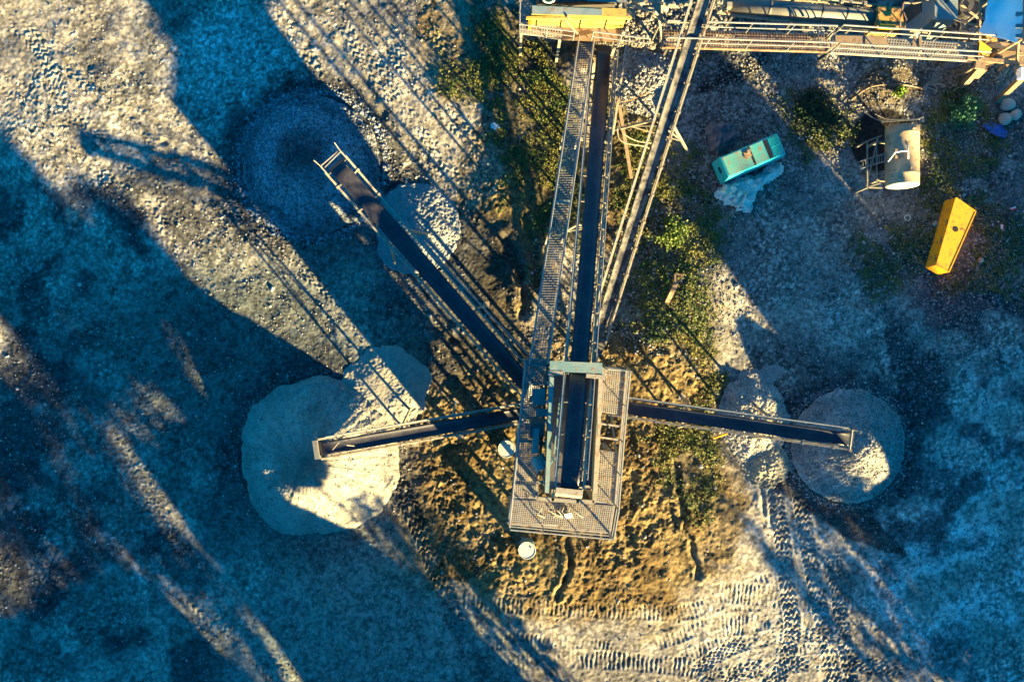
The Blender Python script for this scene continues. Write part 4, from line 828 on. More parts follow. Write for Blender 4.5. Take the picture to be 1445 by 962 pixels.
# tarpaulin shelter
root = thing('shelter', P(1418, 25, 0), 'shelter roofed with a white tarpaulin in the top right corner', 'shelter')
c4 = [P(1397, -40, 3.0), P(1452, -40, 3.9), P(1443, 56, 4.9), P(1388, 40, 3.9)]; mb = MB(); n = 14
for th in (0, -.03):
    base = len(mb.v)
    for i in range(n + 1):
        for j in range(n + 1):
            u, v = i / n, j / n; p = c4[0].lerp(c4[1], u).lerp(c4[3].lerp(c4[2], u), v)
            mb.v.append(p + Vector((0, 0, th + .07 * math.sin(u * 7 + v * 3) + .05 * math.sin(v * 15 + u * 4) + random.gauss(0, .012) - .35 * max(0, v - .86) / .14)))
    for i in range(n):
        for j in range(n):
            A = base + i * (n + 1) + j; f = (A, A + 1, A + n + 2, A + n + 1); mb.f.append(f[::-1] if th == 0 else f)
tp_ = mb.build('tarpaulin', 'tarp', root, True)
for y in (20, 37, 51): MB().beam(P(1433, y, 4.9 - (56 - y) * .011), P(1443, y, 4.98 - (56 - y) * .011), .16, .04).build('strap', 'cab', tp_)
for q, z_ in (((1390, 38), 3.6), ((1442, 55), 4.6), ((1397, -38), 2.8), ((1452, -38), 3.7)): p = P(*q, z_); mb = MB(); mb.beam(p, (p.x, p.y, -.1), .1, .1, (0, 1, 0)); mb.build('post', 'wood', root)
mb = MB(); mb.beam(P(1446, -20, 4.2), P(1445, 60, 5.0), .08, .08); mb.beam(P(1384, -10, 3.9), P(1382, 60, 3.3), .09, .09); mb.beam(P(1347, 27, 3.2), P(1388, 40, 3.4), .06, .07); mb.build('roof_beam', 'wood', root)
root = thing('hopper', P(1390, 68, 0), 'small yellow hopper panel below the corner of the white tarpaulin', 'hopper')
mb = MB(); mb.hexa([P(1382, 59, 2.4), P(1399, 70, 2.4), P(1396, 80, 2.4), P(1382, 79, 2.4)][::-1], [P(1383, 57, 3.3), P(1399, 69, 3.1), P(1395, 79, 3.1), P(1381, 78, 3.3)][::-1]); mb.build('panel', 'yellow', root)
mb = MB(); mb.box(P(1394, 56, 2.8), .45, .4, .5, .2); mb.build('lid', 'orange', root)
mb = MB(); mb.beam(P(1389, 74, 2.4), P(1389, 74, -.1), .1, .1, (0, 1, 0)); mb.build('leg', 'rust', root)
root = thing('timber_trestle', P(1390, 90, 0), 'splayed timber trestle legs carrying the end of the catwalk', 'trestle')
for p, q, w in (((1384, 93, 3.0), (1356, 124, 0), .24), ((1390, 96, 2.4), (1378, 108, 1.4), .2), ((1442, 110, 3.0), (1407, 143, 0), .22), ((1408, 85, 2.8), (1388, 96, 2.3), .12), ((1425, 88, 2.6), (1410, 100, 2.), .12)):
    mb = MB(); mb.beam(P(*p), P(*q), w, w); mb.build('leg', 'wood', root)
mb = MB()
for p, q, w in (((1365, 82, 3.1), (1445, 90, 3.1), .16), ((1385, 92, 3.), (1445, 76, 3.), .1), ((1390, 62, 2.9), (1445, 70, 2.9), .3), ((1376, 91, 3.05), (1390, 93, 3.05), .35), ((1400, 72, 2.7), (1445, 84, 2.7), .3), ((1380, 86, 3.2), (1388, 78, 3.3), .1), ((1437, 56, 3.5), (1434, 105, 2.9), .08)): mb.beam(P(*p), P(*q), w, .1)
mb.build('crossbeam', 'wood', root)
solo(MB().box(P(1442, 104, 3.2), .25, .45, .3), 'junction_box', 'tarp', P(1442, 104, 3.05), 'small blue white box fixed at the right edge above the trestle leg', 'box')
def curve_pts(pts, z=.05, n=6):
    q = [GP(*p[:2], z if len(p) < 3 else p[2]) for p in pts]; out = []
    for i in range(len(q) - 1):
        p0, p1, p2, p3 = q[max(i - 1, 0)], q[i], q[i + 1], q[min(i + 2, len(q) - 1)]
        for k in range(n):
            t = k / n; out.append(.5 * ((2 * p1) + (p2 - p0) * t + (2 * p0 - 5 * p1 + 4 * p2 - p3) * t * t + (3 * p1 - p0 - 3 * p2 + p3) * t ** 3))
    return out + [q[-1]]
def hose(pts, r, lab, mat='hose', z=.05): 
    q = curve_pts(pts, z); mb = MB().path(q, r, 6); return solo(mb, 'hose', mat, q[0], lab, 'hose', smooth=True)
hose([(1120, 132), (1138, 138), (1145, 146), (1158, 146), (1155, 136), (1142, 138), (1160, 140), (1180, 140)], .018, 'thin pale hose looped on the dark shrub patch')
hose([(1232, 162), (1250, 170), (1272, 178, .9), (1280, 178, 1.2)], .02, 'upper of two thin hoses trailing from the tank over the oil stain', 'rail')
hose([(1216, 158), (1240, 172), (1262, 178, .8), (1275, 181, 1.2)], .02, 'lower of two thin hoses trailing from the tank over the oil stain', 'rail')
hose([(1200, 142), (1225, 126), (1260, 125), (1290, 127), (1300, 130)], .03, 'brown hose lying across the stones above the tank', 'wood')
hose([(1295, 130), (1310, 118), (1318, 130), (1302, 124), (1325, 122), (1335, 135), (1345, 128), (1358, 122)], .022, 'tangled pale hose beside the foot of the timber leg')
hose([(1275, 72, 2.2), (1290, 92), (1310, 100), (1345, 97), (1372, 88, 2.4)], .025, 'hose sagging from the catwalk to the timber trestle')
hose([(866, 190), (868, 205), (880, 212), (905, 216), (915, 222)], .03, 'bent pale hose linking the main conveyor with the dusty conveyor', z=1.2)
hose([(866, 180), (872, 198), (890, 208), (912, 212)], .025, 'thinner bent hose just above the other linking hose', z=1.3)
def plank(a, b, w, h, lab, mat='wood', name='plank'):
    return solo(MB().beam(P(*a), P(*b), w, h), name, mat, (P(*a).x, P(*a).y, 0), lab, 'plank')
plank((884, 64, 2.6), (865, 190, 1.6), .09, .09, 'long pale pole running down beside the main belt from the feeder platform', 'steel', 'pole')
plank((871, 132, .6), (891, 252, .25), .16, .06, 'long timber plank lying on weeds right of the main belt conveyor')
plank((871, 149, .8), (916, 131, .6), .05, .05, 'thin stick lying across the low bluish gravel heap', 'wood', 'stick')
plank((928, 467, .2), (939, 449, .3), .04, .04, 'thin pale stick lying in weeds below the rusty post', 'hose', 'stick')
root = thing('leaning_post', GP(936, 432), 'leaning rusty steel post with a square cap standing in the weeds', 'post')
mb = MB(); mb.beam(GP(936, 432, -.1), P(956, 396, 1.7), .2, .14); mb.build('shaft', 'rust', root)
mb = MB(); c_ = P(957, 392, 1.8); mb.box(c_ + Vector((.14, 0, 0)), .08, .36, .12); mb.box(c_ + Vector((-.14, 0, 0)), .08, .36, .12); mb.box(c_ + Vector((0, .15, 0)), .2, .06, .12); mb.build('cap', 'rust', root)

for a_, b_, w_, mt, lab in (((1290, 14, 1.2), (1312, 34, 1.0), .12, 'rust', 'rusty beam leaning beside the dark engine block'), ((1355, 6, 2.2), (1380, 26, 1.8), .1, 'rust', 'rusty beam between the cabinet and the tarpaulin posts'), ((1360, 34, 1.6), (1378, 20, 1.9), .14, 'dark', 'dark bent bar at the right of the grey blue cabinet'), ((1284, 44, 1.8), (1330, 48, 1.8), .1, 'rust', 'rusty bar lying in front of the cabinet behind the catwalk'), ((1060, -4, 1.5), (1230, 8, 1.5), .1, 'rust', 'long rusty pipe behind the dark covered conveyor'), ((1352, 44, 2.2), (1376, 52, 2.3), .2, 'wood', 'short timber piece at the right end behind the catwalk rail')):
    solo(MB().tube(P(*a_), P(*b_), w_ / 2, 8), 'scrap_bar', mt, (P(*a_).x, P(*a_).y, 0), lab, 'scrap', 'scrap along the top edge')
for q_, s_, lab in (((1366, 12), .5, 'dark round drum end beside the tarpaulin posts'), ((1300, 40), .35, 'small dark wheel lying behind the catwalk'), ((1345, 38), .3, 'small dark wheel below the corner of the cabinet')):  # round scrap: a drum end and wheels
    c_ = P(*q_, 1.0); mb = MB().tube(c_ - Vector((0, 0, .1)), c_ + Vector((0, 0, .1)), s_, 18); mb.path([c_ + Vector((s_ * .9 * math.cos(t), s_ * .9 * math.sin(t), .12)) for t in np.linspace(0, 6.2832, 19)], .05, 6); mb.tube(c_, c_ + Vector((0, 0, .2)), s_ * .25, 10); mb.tube(c_ - Vector((0, 0, 1.05)), c_ - Vector((0, 0, .09)), s_ * .5, 10); solo(mb, 'scrap_wheel', 'dark', (c_.x, c_.y, 0), lab, 'scrap')
# ------------------------------------------------------------------ generator
def quad_pts(q, z): return [P(x, y, z) for x, y in q]
gq = quad_pts([(1015, 222.5), (1098, 188.5), (1110, 216.5), (1028.5, 252)], 1.35); g0 = (gq[0] + gq[2]) / 2
root = thing('generator', (g0.x, g0.y, 0), 'turquoise generator canopy with a slatted grille and a rusty exhaust', 'generator')
ux = ((gq[1] - gq[0]).normalized() + (gq[2] - gq[3]).normalized()).normalized(); uy = Vector((-ux.y, ux.x, 0)); LG = (gq[1] - gq[0]).length / 2; WG = (gq[0] - gq[3]).length / 2
def G(x, y, z): return Vector((g0.x, g0.y, z)) + ux * x * LG + uy * y * WG
mb = MB(); lo = [G(-1.02, -1.04, .12), G(1.02, -1.04, .12), G(1.02, 1.04, .12), G(-1.02, 1.04, .12)]; hi = [G(-1, -1, 1.22), G(1, -1, 1.22), G(1, 1, 1.22), G(-1, 1, 1.22)]; tp = [G(-.965, -.9, 1.35), G(.965, -.9, 1.35), G(.965, .9, 1.35), G(-.965, .9, 1.35)]
mb.hexa(lo, hi); mb.raw(hi + tp, [(0, 1, 5, 4), (1, 2, 6, 5), (2, 3, 7, 6), (3, 0, 4, 7), (4, 5, 6, 7)]); mb.build('canopy', 'turq', root)
def slab(name, x0, x1, y0, y1, z0, z1, mat): 
    mb = MB(); mb.hexa([G(x0, y0, z0), G(x1, y0, z0), G(x1, y1, z0), G(x0, y1, z0)], [G(x0, y0, z1), G(x1, y0, z1), G(x1, y1, z1), G(x0, y1, z1)]); return mb.build(name, mat, root)
M['turqdirt'] = metal('dirty_turquoise_paint', (.03, .34, .32), wear=(.26, .13, .05), amt=.5, rough=.6, dust=(.26, .27, .16), dust_amt=.75)
slab('roof_panel', -.93, -.08, -.86, .86, 1.354, 1.375, 'turqdirt'); slab('roof_panel', .0, .42, -.86, .86, 1.354, 1.375, 'turqdirt')
slab('roof_seam', -.07, -.01, -.88, .88, 1.354, 1.358, 'black'); slab('intake_slot', .45, .58, -.84, .84, 1.354, 1.358, 'black')  # black strips stand in for the shade inside the gaps
mb = MB()
for i in range(8):
    x = .625 + i * .045; mb.beam(G(x, -.84, 1.37), G(x, .84, 1.37), .028, .03)
mb.beam(G(.61, 0, 1.374), G(.95, 0, 1.374), .03, .035); mb.build('grille_slats', 'turq', slab('grille', .60, .955, -.86, .86, 1.354, 1.358, 'black'))
mb = MB(); mb.tube(G(-.13, .42, 1.36), G(-.13, .42, 1.62), .09, 12); mb.box(G(-.15, .25, 1.39), .3, .28, .05, .5); mb.box(G(-.2, .1, 1.392), .2, .2, .035, .9); mb.build('exhaust', 'rust', root)
mb = MB(); mb.hexa([G(-1.024, -.25, .75), G(-1.024, .3, .75), G(-1.021, .3, .95), G(-1.021, -.25, .95)], [G(-1.03, -.25, .75), G(-1.03, .3, .75), G(-1.028, .3, .95), G(-1.028, -.25, .95)]); mb.build('side_vent', 'black', root)
mb = MB(); mb.beam(G(-1.05, -.8, .06), G(1.05, -.8, .06), .14, .14); mb.beam(G(-1.05, .8, .06), G(1.05, .8, .06), .14, .14); mb.build('skid', 'dark', root)
# crumpled sheets
def crumple(name, outline, hmax, mat, label, cat, seed, res=.045, base=.03, fold=2.8):
    pts = [GP(*p) for p in outline]; c = sum(pts, Vector()) / len(pts)
    x0, x1 = min(p.x for p in pts), max(p.x for p in pts); y0, y1 = min(p.y for p in pts), max(p.y for p in pts)
    gx, gy = np.meshgrid(np.arange(x0 - .1, x1 + .1, res), np.arange(y0 - .1, y1 + .1, res)); d = np.full(gx.shape, 9.); ins = np.zeros(gx.shape, bool)
    wxx = gx + (fbm(gx * 5, gy * 5, 3, seed) - .5) * .25; wyy = gy + (fbm(gx * 5, gy * 5, 3, seed + 3) - .5) * .25
    for i in range(len(pts)):
        a, b = pts[i], pts[(i + 1) % len(pts)]
        t = np.clip(((wxx - a.x) * (b.x - a.x) + (wyy - a.y) * (b.y - a.y)) / ((b.x - a.x) ** 2 + (b.y - a.y) ** 2), 0, 1)
        d = np.minimum(d, np.hypot(wxx - a.x - t * (b.x - a.x), wyy - a.y - t * (b.y - a.y)))
        cr = ((a.y > wyy) != (b.y > wyy)) & (wxx < (b.x - a.x) * (wyy - a.y) / (b.y - a.y + 1e-9) + a.x); ins ^= cr
    rid = 1 - np.abs(fbm(gx * fold, gy * fold, 3, seed + 7) * 2 - 1) * 2.2
    z = gz(gx, gy) + base + hmax * sst(0, .35, d) * (.45 + .55 * fbm(gx * 1.3, gy * 1.3, 3, seed + 4)) + np.clip(rid, 0, 1) ** 2 * .5 * hmax + (fbm(gx * 7, gy * 7, 3, seed) - .5) * .12
    ids = -np.ones(gx.shape, int); ids[ins] = np.arange(ins.sum()); V = np.stack([gx[ins] - c.x, gy[ins] - c.y, z[ins]], -1)
    f = np.stack([ids[:-1, :-1], ids[:-1, 1:], ids[1:, 1:], ids[1:, :-1]], -1).reshape(-1, 4); f = f[(f >= 0).all(1)]
    me = np_mesh(name, V, f, mat == 'netting'); me.materials.append(M[mat]); o = link(bpy.data.objects.new(name, me)); o.location = (c.x, c.y, 0)
    so = o.modifiers.new('thick', 'SOLIDIFY'); so.thickness = .012
    return tag(o, label, cat)
crumple('plastic_sheet', [(1003, 275), (1018, 262), (1034, 254), (1055, 248), (1072, 246), (1080, 232), (1092, 227), (1104, 229), (1108, 240), (1099, 252), (1081, 264), (1069, 275), (1063, 288), (1058, 301), (1045, 303), (1026, 293)], .5, 'film', 'crumpled pale plastic sheet lying along the front of the turquoise generator', 'plastic sheet', 3, .075)
crumple('netting_bundle', [(994, 180), (1004, 170), (1022, 172), (1040, 184), (1042, 198), (1030, 206), (1022, 214), (1012, 222), (1000, 215), (996, 200)], .5, 'netting', 'dark grey bundle of old netting behind the turquoise generator', 'netting', 5)
crumple('plastic_sheet', [(1322, 84), (1338, 78), (1358, 84), (1356, 96), (1340, 102), (1326, 98)], .25, 'netting', 'grey plastic lying on the stones under the right end of the catwalk', 'plastic sheet', 9)
crumple('paper_sheet', [(692, 173), (702, 174), (705, 181), (696, 184), (691, 181)], .05, 'white', 'white scrap of sheet lying alone on the brown slope', 'paper', 11, .03)
crumple('rag', [(1386, 174), (1398, 172), (1412, 176), (1422, 186), (1416, 196), (1400, 192), (1390, 184)], .12, 'rag', 'crumpled blue rag lying below the pale boulders', 'rag', 13, .035)

# ------------------------------------------------------------------ tank
zc = 1.75; tr = .70; t0 = P(1273, 181, zc); t1 = P(1273, 261.5, zc)
t1.x = t0.x
root = thing('fuel_tank', (t0.x, (t0.y + t1.y) / 2, 0), 'stained cream cylindrical fuel tank lying on a stand with a ladder', 'fuel tank')
ya, yb = t0.y, t1.y; tx = t0.x
mb = MB(); n = 40
prof = [(ya, tr * .0), (ya + .10, tr * .0)]
rings = [(ya + .13, .02), (ya + .11, tr * .5), (ya + .05, tr * .85), (ya, tr), (ya - .25, tr), (ya - .26, tr * 1.012), (ya - .33, tr * 1.012), (ya - .34, tr), (yb + .5, tr), (yb + .49, tr * 1.012), (yb + .43, tr * 1.012), (yb + .42, tr), (yb, tr)]
vs = []; fs = []
for (y, r) in rings:
    for k in range(n): vs.append((tx + r * math.cos(6.28318 * k / n), y, zc + r * math.sin(6.28318 * k / n)))
for i in range(len(rings) - 1):
    for k in range(n): fs.append((i * n + k, i * n + (k + 1) % n, (i + 1) * n + (k + 1) % n, (i + 1) * n + k))
mb.raw(vs, fs); sh_ = mb.build('shell', 'tank', root, True)
mb = MB(); vs = []; fs = []; rr = [(yb - .004, tr * 1.0), (yb - .04, tr * .97), (yb - .07, tr * .8), (yb - .09, tr * .5), (yb - .10, .01)]
for (y, r) in rr:
    for k in range(n): vs.append((tx + r * math.cos(6.28318 * k / n), y, zc + r * math.sin(6.28318 * k / n)))
for i in range(len(rr) - 1):
    for k in range(n): fs.append((i * n + k, i * n + (k + 1) % n, (i + 1) * n + (k + 1) % n, (i + 1) * n + k))
mb.raw(vs, fs); mb.build('end_cap', 'drum', root, True)
mb = MB()
for yy in (ya - .4, yb + .4):
    mb.beam((tx - .75, yy, .95), (tx + .75, yy, .95), .1, .14)
    for sx in (-.7, .7): mb.beam((tx + sx, yy, 1.0), (tx + sx * 1.05, yy, -.1), .1, .1, (0, 1, 0))
    mb.beam((tx - .7, yy, .9), (tx + .7, yy, .2), .06, .06)
mb.build('cradle', 'steel', root)
mb = MB(); zf = 1.15; xl = tx - 1.28; yt = ya - .42; yb_ = yb + .02
for p, q in (((xl, yt, zf), (xl, yb_, zf)), ((xl, yt, zf), (tx - .6, yt + .25, zf)), ((xl, yb_, zf), (tx - .6, yb_ + .22, zf)), ((xl, yb_, zf), (tx - .6, yb_ - .02, zf)), ((tx - .85, yt + .2, zf), (tx - .85, yb_ + .2, zf)), ((xl + .05, yb_ + .1, zf - .2), (tx - .82, yt + .2, zf + .1))): mb.beam(p, q, .05, .05)
for y in (yt, yb_): mb.beam((xl, y, zf), (xl, y, -.1), .06, .06, (0, 1, 0))
mb.build('side_stand', 'steel', root)
mb = MB(); l0 = P(1216, 232, .3); l1 = P(1250, 222, 1.9); dv = Vector((.0, .17, 0))
mb.beam(l0 + dv, l1 + dv, .05, .05); mb.beam(l0 - dv, l1 - dv, .05, .05)
for i in range(9): q = l0.lerp(l1, (i + .5) / 9); mb.beam(q + dv, q - dv, .03, .03)
mb.beam(l0 + dv, (l0.x - .02, l0.y + .17, -.1), .04, .04, (0, 1, 0)); mb.beam(l0 - dv, (l0.x - .02, l0.y - .17, -.1), .04, .04, (0, 1, 0)); mb.build('ladder', 'rail', root)
mb = MB(); mb.path([P(1253, 228, 2.35), P(1258, 222, 2.55), P(1263, 215, 2.62), P(1272, 213.5, 2.62), P(1281.5, 213, 2.5)], .03, 7); mb.tube(P(1281, 203, 2.5), P(1281.5, 224, 2.5), .03, 7); mb.build('pipe', 'white', root, True)
mb = MB(); mb.box((tx - .52, (ya + yb) / 2 - .0, 2.27), .16, .42, .12); mb.build('filler_box', 'wood', sh_)
mb = MB(); mb.tube((tx + .1, ya - .18, 2.44), (tx + .25, ya - .18, 2.42), .06, 10); mb.tube((tx + .03, yb + .62, 2.4), (tx + .03, yb + .62, 2.52), .05, 8); mb.build('valve', 'rust', sh_)

# ------------------------------------------------------------------ yellow box section and small things
top = quad_pts([(1349, 279), (1377, 298.5), (1339, 384), (1321.5, 374)], 1.28); c_ = sum(top, Vector()) / 4
root = thing('chute_section', (c_.x, c_.y, 0), 'tapered yellow steel chute section with a round hole lying on the ground', 'chute')
mb = MB(); low = [Vector((v.x, v.y, 0)) + Vector((c_.x - v.x, c_.y - v.y, 0)) * -.02 for v in top]; mb.hexa([v + Vector((0, 0, .36)) for v in low][::-1], top[::-1]); mb.build('body', 'yellow', root)
mb = MB(); 
for i in range(4): mb.beam(top[i] + Vector((0, 0, .006)), top[(i + 1) % 4] + Vector((0, 0, .006)), .05, .02)
mb.build('edge_seam', 'yellow', root)
mb = MB(); hc = P(1348.5, 323.5, 1.284); mb.tube(hc, hc + Vector((0, 0, .006)), .125, 20); mb.build('hole', 'black', root)  # black disc painted for the dark inside of a hole
mb = MB()
ed0, ed1 = top[0], top[3]; outv = Vector((-(ed1 - ed0).y, (ed1 - ed0).x, 0)).normalized(); outv = outv if outv.x < 0 else -outv
for i in range(16):
    f = random.uniform(.62, .95) if i < 11 else random.uniform(.2, .6); q = low[0].lerp(low[3], f) + Vector((0, 0, random.uniform(.55, 1.2))); q = q + outv * (.006 + .0 * i) + (top[0].lerp(top[3], f) - low[0].lerp(low[3], f)) * (q.z / 1.28) * Vector((1, 1, 0)) if False else q
    s_ = random.uniform(.03, .10); d_ = (ed1 - ed0).normalized()
    w_ = top[0].lerp(top[3], f); w_ = low[0].lerp(low[3], f).lerp(w_, q.z / 1.28); w_.z = q.z
    mb.hexa([w_ - d_ * s_ - Vector((0, 0, s_ * .7)), w_ + d_ * s_ - Vector((0, 0, s_ * .6)), w_ + d_ * s_ * .8 + Vector((0, 0, s_ * .8)), w_ - d_ * s_ * .7 + Vector((0, 0, s_))], [v + outv * .008 for v in [w_ - d_ * s_ - Vector((0, 0, s_ * .7)), w_ + d_ * s_ - Vector((0, 0, s_ * .6)), w_ + d_ * s_ * .8 + Vector((0, 0, s_ * .8)), w_ - d_ * s_ * .7 + Vector((0, 0, s_))]])
mb.build('peeled_paint', 'rust', root)
def boulder(px, py, r, label, seed, sx=1., rot=0.):
    p = GP(px, py); mb = MB(); nlat, nlon = 18, 26; vs = []; fs = []
    for i in range(nlat + 1):
        for j in range(nlon):
            th = math.pi * i / nlat; ph = 2 * math.pi * j / nlon; v = Vector((math.sin(th) * math.cos(ph), math.sin(th) * math.sin(ph), math.cos(th)))
            k = 1 + .5 * (float(fbm(np.array([v.x * 1.1 + seed]), np.array([v.y * 1.1 + v.z * 1.3 + seed * 2.1]), 3, seed)[0]) - .5)
            v = Vector((v.x * sx, v.y, v.z * .75)) * r * k; vs.append((p.x + v.x * math.cos(rot) - v.y * math.sin(rot), p.y + v.x * math.sin(rot) + v.y * math.cos(rot), p.z + v.z + r * .45))
    for i in range(nlat):
        for j in range(nlon): fs.append((i * nlon + j, (i + 1) * nlon + j, (i + 1) * nlon + (j + 1) % nlon, i * nlon + (j + 1) % nlon))
    mb.raw(vs, fs); return solo(mb, 'boulder', 'rock', p, label, 'boulder', 'pale boulders at the right edge', True)
boulder(1420, 149, .28, 'pale pointed boulder nearest the foot of the right timber leg', 3, 1.15, .2)
boulder(1416, 169, .28, 'rounded pale boulder touching a smaller one above the blue rag', 5, 1.0)
boulder(1431, 163, .24, 'smaller pale boulder against its rounded neighbour above the blue rag', 8, 1.1, .7)
def litter(px, py, rz, lab):
    p = GP(px, py); r0 = thing('carton', p, lab, 'carton'); MB().box(p + Vector((0, 0, .05)), .2, .14, .1, rz).build('box', 'white', r0)
    d = Vector((math.cos(rz), math.sin(rz), 0)); n_ = Vector((-d.y, d.x, 0)); MB().box(p - n_ * .035 + Vector((0, 0, .054)), .204, .075, .1, rz).build('red_band', 'red', r0); return r0
litter(1428, 295, .35, 'small red and white carton nearest the right edge'); litter(1411, 321, 1.4, 'small red and white carton right of the yellow chute section')
p = GP(1279, 308, .04); mb = MB().path([p + Vector((.13 * math.cos(t), .13 * math.sin(t), 0)) for t in np.linspace(0, 6.2832, 21)], .03, 7, cap=False); solo(mb, 'ring', 'drum', p, 'small pale ring lying on gravel below the tank', 'ring', smooth=True)
def boulder2(px, py, r, lab, s): return boulder(px, py, r, lab, s)
for q, r, lab, s in (((1380, 368), .13, 'small bluish stone right of the lower end of the yellow chute section', 4), ((1314, 318), .11, 'small pale stone left of the yellow chute section', 6), ((1038, 404), .12, 'small pale stone alone on dusty gravel right of the weeds', 9)):
    o = boulder(*q, r, lab, s); o['group'] = 'loose stones on the yard'; o['category'] = 'stone'; o.name = 'stone'

# ------------------------------------------------------------------ unseen banks and trees, added past the lower right to shade the yard
def bank(name, sgrid, hfun, t0, wf, label):
    ss = np.arange(sgrid[0], sgrid[1], .35); tt = np.arange(-14, 16, .35); SS, TT = np.meshgrid(ss, tt)
    h = np.interp(SS, *hfun); h = h * (1 + .12 * (fbm(SS * .3, TT * .3, 3, 4) - .5)); h = h + (fbm(SS * .8, TT * .8, 4, 14) - .5) * .9 * (h > .3)
    z = np.maximum(h - np.abs(TT) / wf + 0, -0.3) if True else 0
    xx = SS * .76 + (t0 + TT) * UX; yy = SS * .65 + (t0 + TT) * UY
    ny_, nx_ = SS.shape; idd = np.arange(ny_ * nx_).reshape(ny_, nx_); F = np.stack([idd[:-1, :-1], idd[:-1, 1:], idd[1:, 1:], idd[1:, :-1]], -1).reshape(-1, 4)[:, ::-1]
    cc = np.array([.22, .2, .17]) * (.6 + .8 * fbm(xx * .6, yy * .6, 4, 2))[..., None]
    me = np_mesh(name, np.stack([xx, yy, z], -1).reshape(-1, 3), F, True, cc.reshape(-1, 3).astype(np.float32)); me.materials.append(M['ground'])
    o = link(bpy.data.objects.new(name, me)); tag(o, kind='structure'); return o
def hh(t0, reach): return max(0, (t0 - reach) * TAN)
bank('shade_embankment', (3, 40), ([3, 6.4, 7.0, 8.2, 9.3, 9.9, 13.2, 16.4, 16.9, 18.2, 18.8, 20.6, 21.2, 34, 38], [0, 0, hh(38, 17), hh(38, 13.5), hh(38, 13), hh(38, -1), hh(38, -5), hh(38, -5), hh(38, 9), hh(38, 5.6), hh(38, 6.2), hh(38, 6.2), hh(38, 0), hh(38, 0), 0]), 38, 1.0, '')  # added bank, skyline notched to place shade and let sun onto the chute
bank('shade_earth_bank', (-32, -8), ([-32, -20.4, -19.6, -17.8, -17, -12.6, -11.6, -10.6, -9.8, -8.6], [hh(23, -8), hh(23, -5), hh(23, 7), hh(23, 7), hh(23, -8), hh(23, -8), hh(23, 0), hh(23, 6), hh(23, 14), 0]), 23, 1.15, '')  # invented bank, heights set by where its shade should end
def shade_tree(s, t, h, R, nleaf, label, z0=.25, ls=1.):  # added out of view; crown height and leaf count shape the cast shade
    c = ST(s, t); root = thing('shade_tree', c, label, 'shade_tree', 'added shade trees beyond the yard'); mb = MB(); tips = []
    mb.path([c, c + Vector((.1, .05, h * .35)), c + Vector((0, .15, h * .7)), c + Vector((.1, 0, h * .95))], .09, 9, .04)
    for i in range(26):
        z = h * random.uniform(z0, .93); a = random.random() * 6.283; q = R * random.uniform(.5, 1.) * (1.1 - .6 * abs(z / h - .5)); b0 = c + Vector((0, .1, z)); e = b0 + Vector((math.cos(a) * q, math.sin(a) * q, random.uniform(.2, 1.2)))
        mb.path([b0, b0.lerp(e, .5) + Vector((0, 0, .15)), e], .06, 5, .015); tips.append((b0, e))
    mb.build('trunk', 'bark', root, True); pp = []
    for i in range(nleaf): b0, e = random.choice(tips); pp.append(tuple(b0.lerp(e, random.uniform(.35, 1.1)) + Vector([random.gauss(0, .3) for _ in range(3)]) - c))
    hu = rng.random((nleaf, 1)); cl = np.array([.03, .06, .02]) * (1 - hu) + np.array([.08, .12, .03]) * hu
    me = leaves_mesh('crown', np.array(pp), ls * (.18 + .2 * rng.random(nleaf)), cl.astype(np.float32), .9); link(bpy.data.objects.new('crown', me), root); return root
for s, t, h, R, nl, lab, z_ in [(-11.0, 24, 8.4, 1.35, 5200, 'lowest dense added tree at the right end of the row on the earth bank', .86), (-13.4, 24, 10.0, 1.7, 9000, 'middle dense added tree of the row on the earth bank', .70), (-16.2, 24, 11.4, 1.7, 9000, 'highest dense added tree at the left end of the row on the earth bank', .58)]: shade_tree(s, t, h, R, nl, lab, z_, 1.25)
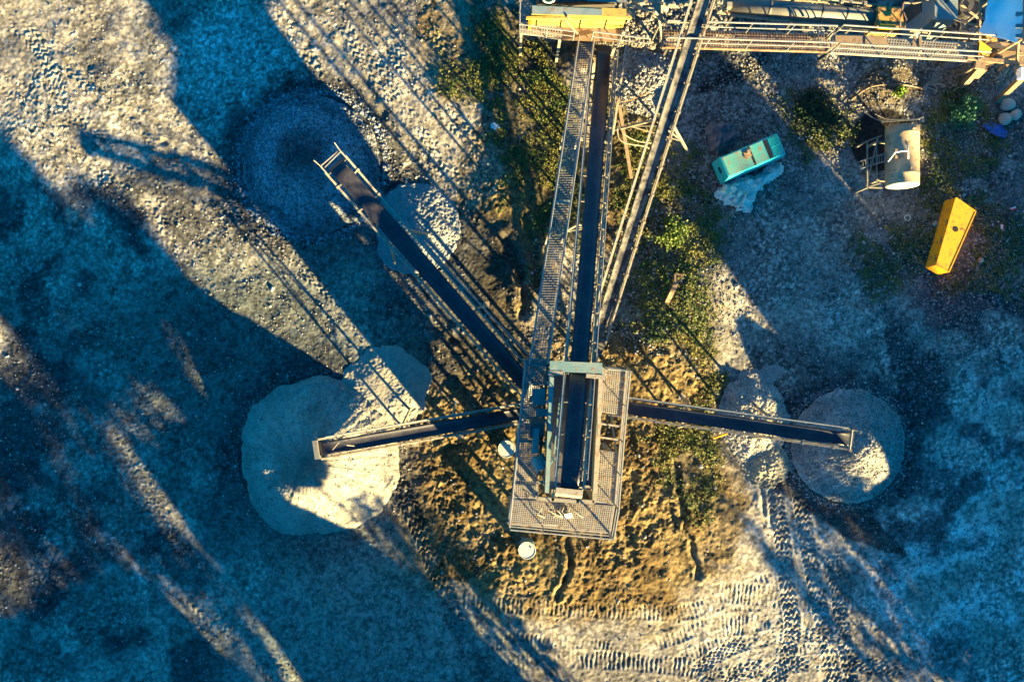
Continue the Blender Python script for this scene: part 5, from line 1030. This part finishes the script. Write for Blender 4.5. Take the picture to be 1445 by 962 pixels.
for i, (s, t, h, R, nl, lab) in enumerate([(-20.6, 24, 10, 2.0, 4200, 'broad leafy added tree at the left end of the earth bank'), (-22.5, 25, 11, 2.0, 4200, 'tallest added tree behind the earth bank'), (-26, 24, 10, 2.2, 4200, 'leafy tree added farthest left of the earth bank'),
        (4.4, 37, 5.0, 1.2, 650, 'thin sparse added tree at the near end of the right embankment'), (5.9, 38.5, 5.4, 1.3, 1500, 'sparse taller added tree on the right embankment'), (-18.7, 23, 8.5, 1.5, 2600, 'loose leafy added tree filling the gap in the earth bank'), (2.8, 37, 5.5, 1.0, 260, 'small thin added sapling before the right embankment'), (7.3, 38, 5.4, 1.2, 2200, 'leafier added tree behind the two thin ones on the right embankment'), (-10.4, 23, 5.4, 1.0, 800, 'half bare added shrub like tree at the low end of the earth bank'), (-9.0, 22.5, 4.6, 1.0, 420, 'thinnest small added tree past the low end of the earth bank')]): shade_tree(s, t, h, R, nl, lab)

# ------------------------------------------------------------------ camera, sun, sky
cam = bpy.data.cameras.new('camera'); co = link(bpy.data.objects.new('camera', cam)); co.location = (0, 0, H); co.rotation_euler = (0, 0, 0)
cam.sensor_width = 36; cam.lens = 36 * H / (1445 / K); cam.clip_end = 6000; S.camera = co
sd = Vector((UX, UY, TAN * math.hypot(UX, UY))).normalized()
sl = bpy.data.lights.new('sun', 'SUN'); sl.energy = 5.0; sl.angle = math.radians(.7); sl.color = (1., .745, .31)
so = link(bpy.data.objects.new('sun', sl)); so.rotation_euler = sd.to_track_quat('Z', 'Y').to_euler()
W = bpy.data.worlds.new('World'); S.world = W; W.use_nodes = True; nt = W.node_tree; bg = nt.nodes['Background']
sk = nt.nodes.new('ShaderNodeTexSky'); sk.sky_type = 'NISHITA'; sk.sun_disc = False; sk.sun_elevation = math.radians(12); sk.sun_rotation = math.atan2(UX, UY); sk.ozone_density = 3.; sk.air_density = 1.; sk.dust_density = .3
tint = nt.nodes.new('ShaderNodeMix'); tint.data_type = 'RGBA'; tint.blend_type = 'MULTIPLY'; tint.inputs[0].default_value = 1; tint.inputs[7].default_value = (.01, .31, .45, 1)
nt.links.new(sk.outputs[0], tint.inputs[6]); nt.links.new(tint.outputs[2], bg.inputs[0]); bg.inputs[1].default_value = .095
S.view_settings.view_transform = 'Standard'; S.view_settings.look = 'None'; S.view_settings.exposure = 3.1; S.view_settings.gamma = 1
S.cycles.max_bounces = 4; S.cycles.diffuse_bounces = 1; S.cycles.use_denoising = True
